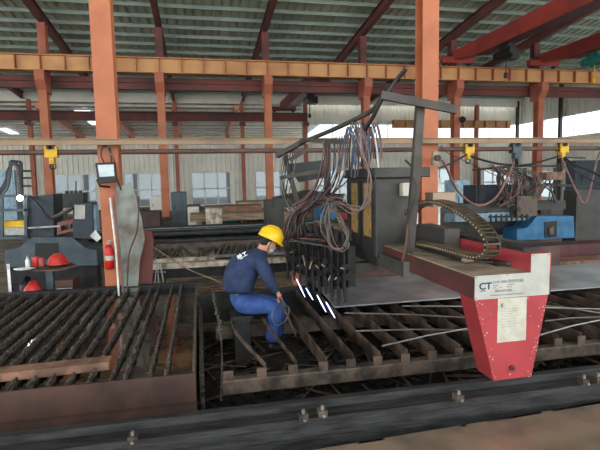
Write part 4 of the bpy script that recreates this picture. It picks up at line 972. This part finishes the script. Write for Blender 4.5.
MB().box((at(152,260,Y=9.2).x,9.3,zc-.3), (at(300,260,Y=9.2).x,9.5,zc-.02)).box((at(160,260,Y=9.2).x,9.25,0), (at(164,260,Y=9.2).x,9.4,zc-.1)).box((at(270,260,Y=9.2).x,9.25,0), (at(274,260,Y=9.2).x,9.4,zc-.1)).build('frame', 'dark', m1)
m2 = thing('plate_table', (0,11,0), 'table of pale rusty plates and rods beyond the dark steel table', 'table')
zc = at(220,256,Y=11).z
MB().box((at(150,255,Y=11).x,11,zc-.08), (at(215,255,Y=11).x,12.4,zc)).build('plate_pile', 'paleplate', m2)
MB().box((at(150,255,Y=11).x,12.4,zc-.2), (at(300,255,Y=11).x,12.55,zc+.16)).box((at(150,255,Y=11).x,11.2,0), (at(300,255,Y=11).x,12.3,zc-.2)).build('frame', 'tube', m2)
mb = MB()
for i in range(14): x_ = at(216+i*6,250,Y=11).x; mb.bar((x_,11,zc), (x_+.2,12.4,zc+.05), .03, .05)
mb.bar((at(214,255,Y=11).x,11,zc), (at(300,255,Y=11).x,11,zc), .05, .07); mb.build('roller_bars', 'steel', m2)
mb = MB()
for i in range(26):
    x_ = random.uniform(at(150,255,Y=11).x, at(210,255,Y=11).x); mb.bar((x_,11.05+J(.02),zc+.02), (x_+J(.3),12.3,zc+.03), .03, .04)
mb.build('offcuts', 'slag2', m2)
for i, (x0_, x1_, y_, Yv, m_, lab) in enumerate(((190,292,222,16.6,'wood','long pale brown timber stack behind the pipes'),(205,262,214,18.2,'rust2','shorter rusty sheet stack on top of the timber'),(238,292,209,20,'wood','far brown timber stack under the back windows'))):
    p0, p1 = at(x0_,y_,Y=Yv), at(x1_,y_,Y=Yv)
    tag(MB().box((p0.x,Yv,p0.z), (p1.x,Yv+1.2,at(x0_,y_-7,Y=Yv).z)).box((p0.x+.2,Yv+.1,0), (p0.x+.4,Yv+1.1,p0.z)).box((p1.x-.4,Yv+.1,0), (p1.x-.2,Yv+1.1,p0.z)).build('stock_stack', m_), lab, 'stack')
mo = thing('blue_motor', at(256,212,Y=19.65), 'small blue motor under the back window', 'motor'); p = at(256,211,Y=19.65)
MB().cyl((p.x-.28,19.65,p.z), (p.x+.22,19.65,p.z), .2, 16).build('body', 'bluem', mo); MB().box((p.x-.3,19.45,0), (p.x+.25,19.85,p.z-.18)).build('foot', 'dark', mo)
def cabinet(px0, px1, py0, py1, Yv, m_, lab, cat='cabinet'):
    a_, c_ = at(px0,py0,Y=Yv), at(px1,py1,Y=Yv); t = thing('machine_cabinet', (a_.x,Yv,0), lab, cat)
    MB().box((a_.x,Yv,0), (c_.x,Yv+.8,c_.z)).build('body', m_, t, bev=.02)
    w_ = c_.x-a_.x; MB().box((a_.x+w_*.12,Yv-.02,c_.z*.35), (c_.x-w_*.12,Yv,c_.z*.92)).build('door', m_, t); MB().box((a_.x+w_*.2,Yv-.04,c_.z*.6), (a_.x+w_*.25,Yv-.02,c_.z*.7)).build('handle', 'dark', t)
cabinet(188,199,222,207,20,'wallc','white machine cabinet right of the second middle column')
cabinet(172,186,222,192,20.5,'slate','grey-blue machine housing behind the second middle column')
cabinet(143,160,222,211,19,'rust','low rusty box near the torn grey sheet')
cabinet(0,14,205,170,24.5,'pale','pale blue cabinet at far left under the windows')
cabinet(225,236,210,205,21,'teal','small green machine near the back windows')
cabinet(268,284,232,200,12.75,'cab','dark grey panel box behind the hanging hoses')
cabinet(455,470,200,180,16,'pale','pale blue cabinet behind the red hanging hose')
cabinet(320,336,222,196,15.4,'blue','blue cabinet seen through the hoses')
cabinet(575,603,185,160,25,'slate','grey-blue cabinet far right beyond the blue machine')
cabinet(206,222,219,208,15.4,'paleplate','pale steel bench left of the small green machine')
cabinet(283,296,205,186,24,'white','white cabinet under the back windows behind the hoses')
cabinet(150,163,205,196,27,'wallc','pale box under the back window left of orange column')
# trestle and coil of wire behind worker
tr = MB()
for a_, c_ in (((152,308),(157,262)),((161,308),(157,262)),((168,308),(160,262)),((152,272),(166,272))): tr.bar(at(*a_,Y=8.3), at(*c_,Y=8.4), .02, .02)
tag(tr.build('wire_trestle', 'steel'), 'light steel trestle beside the dark red leaning plate', 'trestle')
cable('ground_hose', [at(152,246,Y=9.0),at(170,258,Y=8.6),at(190,270,Y=8.3),at(215,280,Y=8.1),at(222,284,Y=8.1)], .01, 'wood', 'thin tan hose trailing down beside the leaning plates')
stn_x = sp(50,290).x
# brown ground clutter behind tables
mb = MB()
for i in range(330):
    x_ = random.uniform(-5,6.5); y_ = random.uniform(BK+.25,8.9); L_ = random.uniform(.2,1); a_ = J(.5)
    if y_ < 8.5 and (near[0][0]-1.4 < x_ < near[0][0]+.9 or near[1][0]-1.4 < x_ < near[1][0]+.5 or stn_x-1.2 < x_ < stn_x+.9): continue
    if 1.6 < x_ < 3.4: continue
    z_ = random.uniform(.02,.25); mb.bar((x_,y_,z_), (x_+L_*math.cos(a_),y_+L_*math.sin(a_)*.4,z_+J(.05)), random.uniform(.03,.12), .03)
stuff(mb.build('scrap_heap', 'rust2'), 'rusty scrap and offcuts strewn on the floor behind the tables', 'scrap')
mb = MB()
for i in range(200):
    x_ = random.uniform(-9,18); y_ = random.choice((random.uniform(21.9,22.6), random.uniform(24.8,34))); s_ = random.uniform(.1,.5)
    mb.box((x_,y_,0), (x_+s_*random.uniform(1,4),y_+s_,random.uniform(.1,.6)))
stuff(mb.build('floor_stock', 'tube'), 'low stacks of steel stock covering the far shop floor', 'stock')

# ================================================================== LIGHT
w = bpy.data.worlds.new('world'); scn.world = w; w.use_nodes = True
nt = w.node_tree; bg = nt.nodes['Background']; bg.inputs[0].default_value = (.95,.98,1,1); bg.inputs[1].default_value = 4.0
for o in scn.objects:
    if '_org' in o: del o['_org']
scn.cycles.max_bounces = 8; scn.cycles.diffuse_bounces = 4; scn.cycles.caustics_reflective = False; scn.cycles.caustics_refractive = False
scn.cycles.use_denoising = True
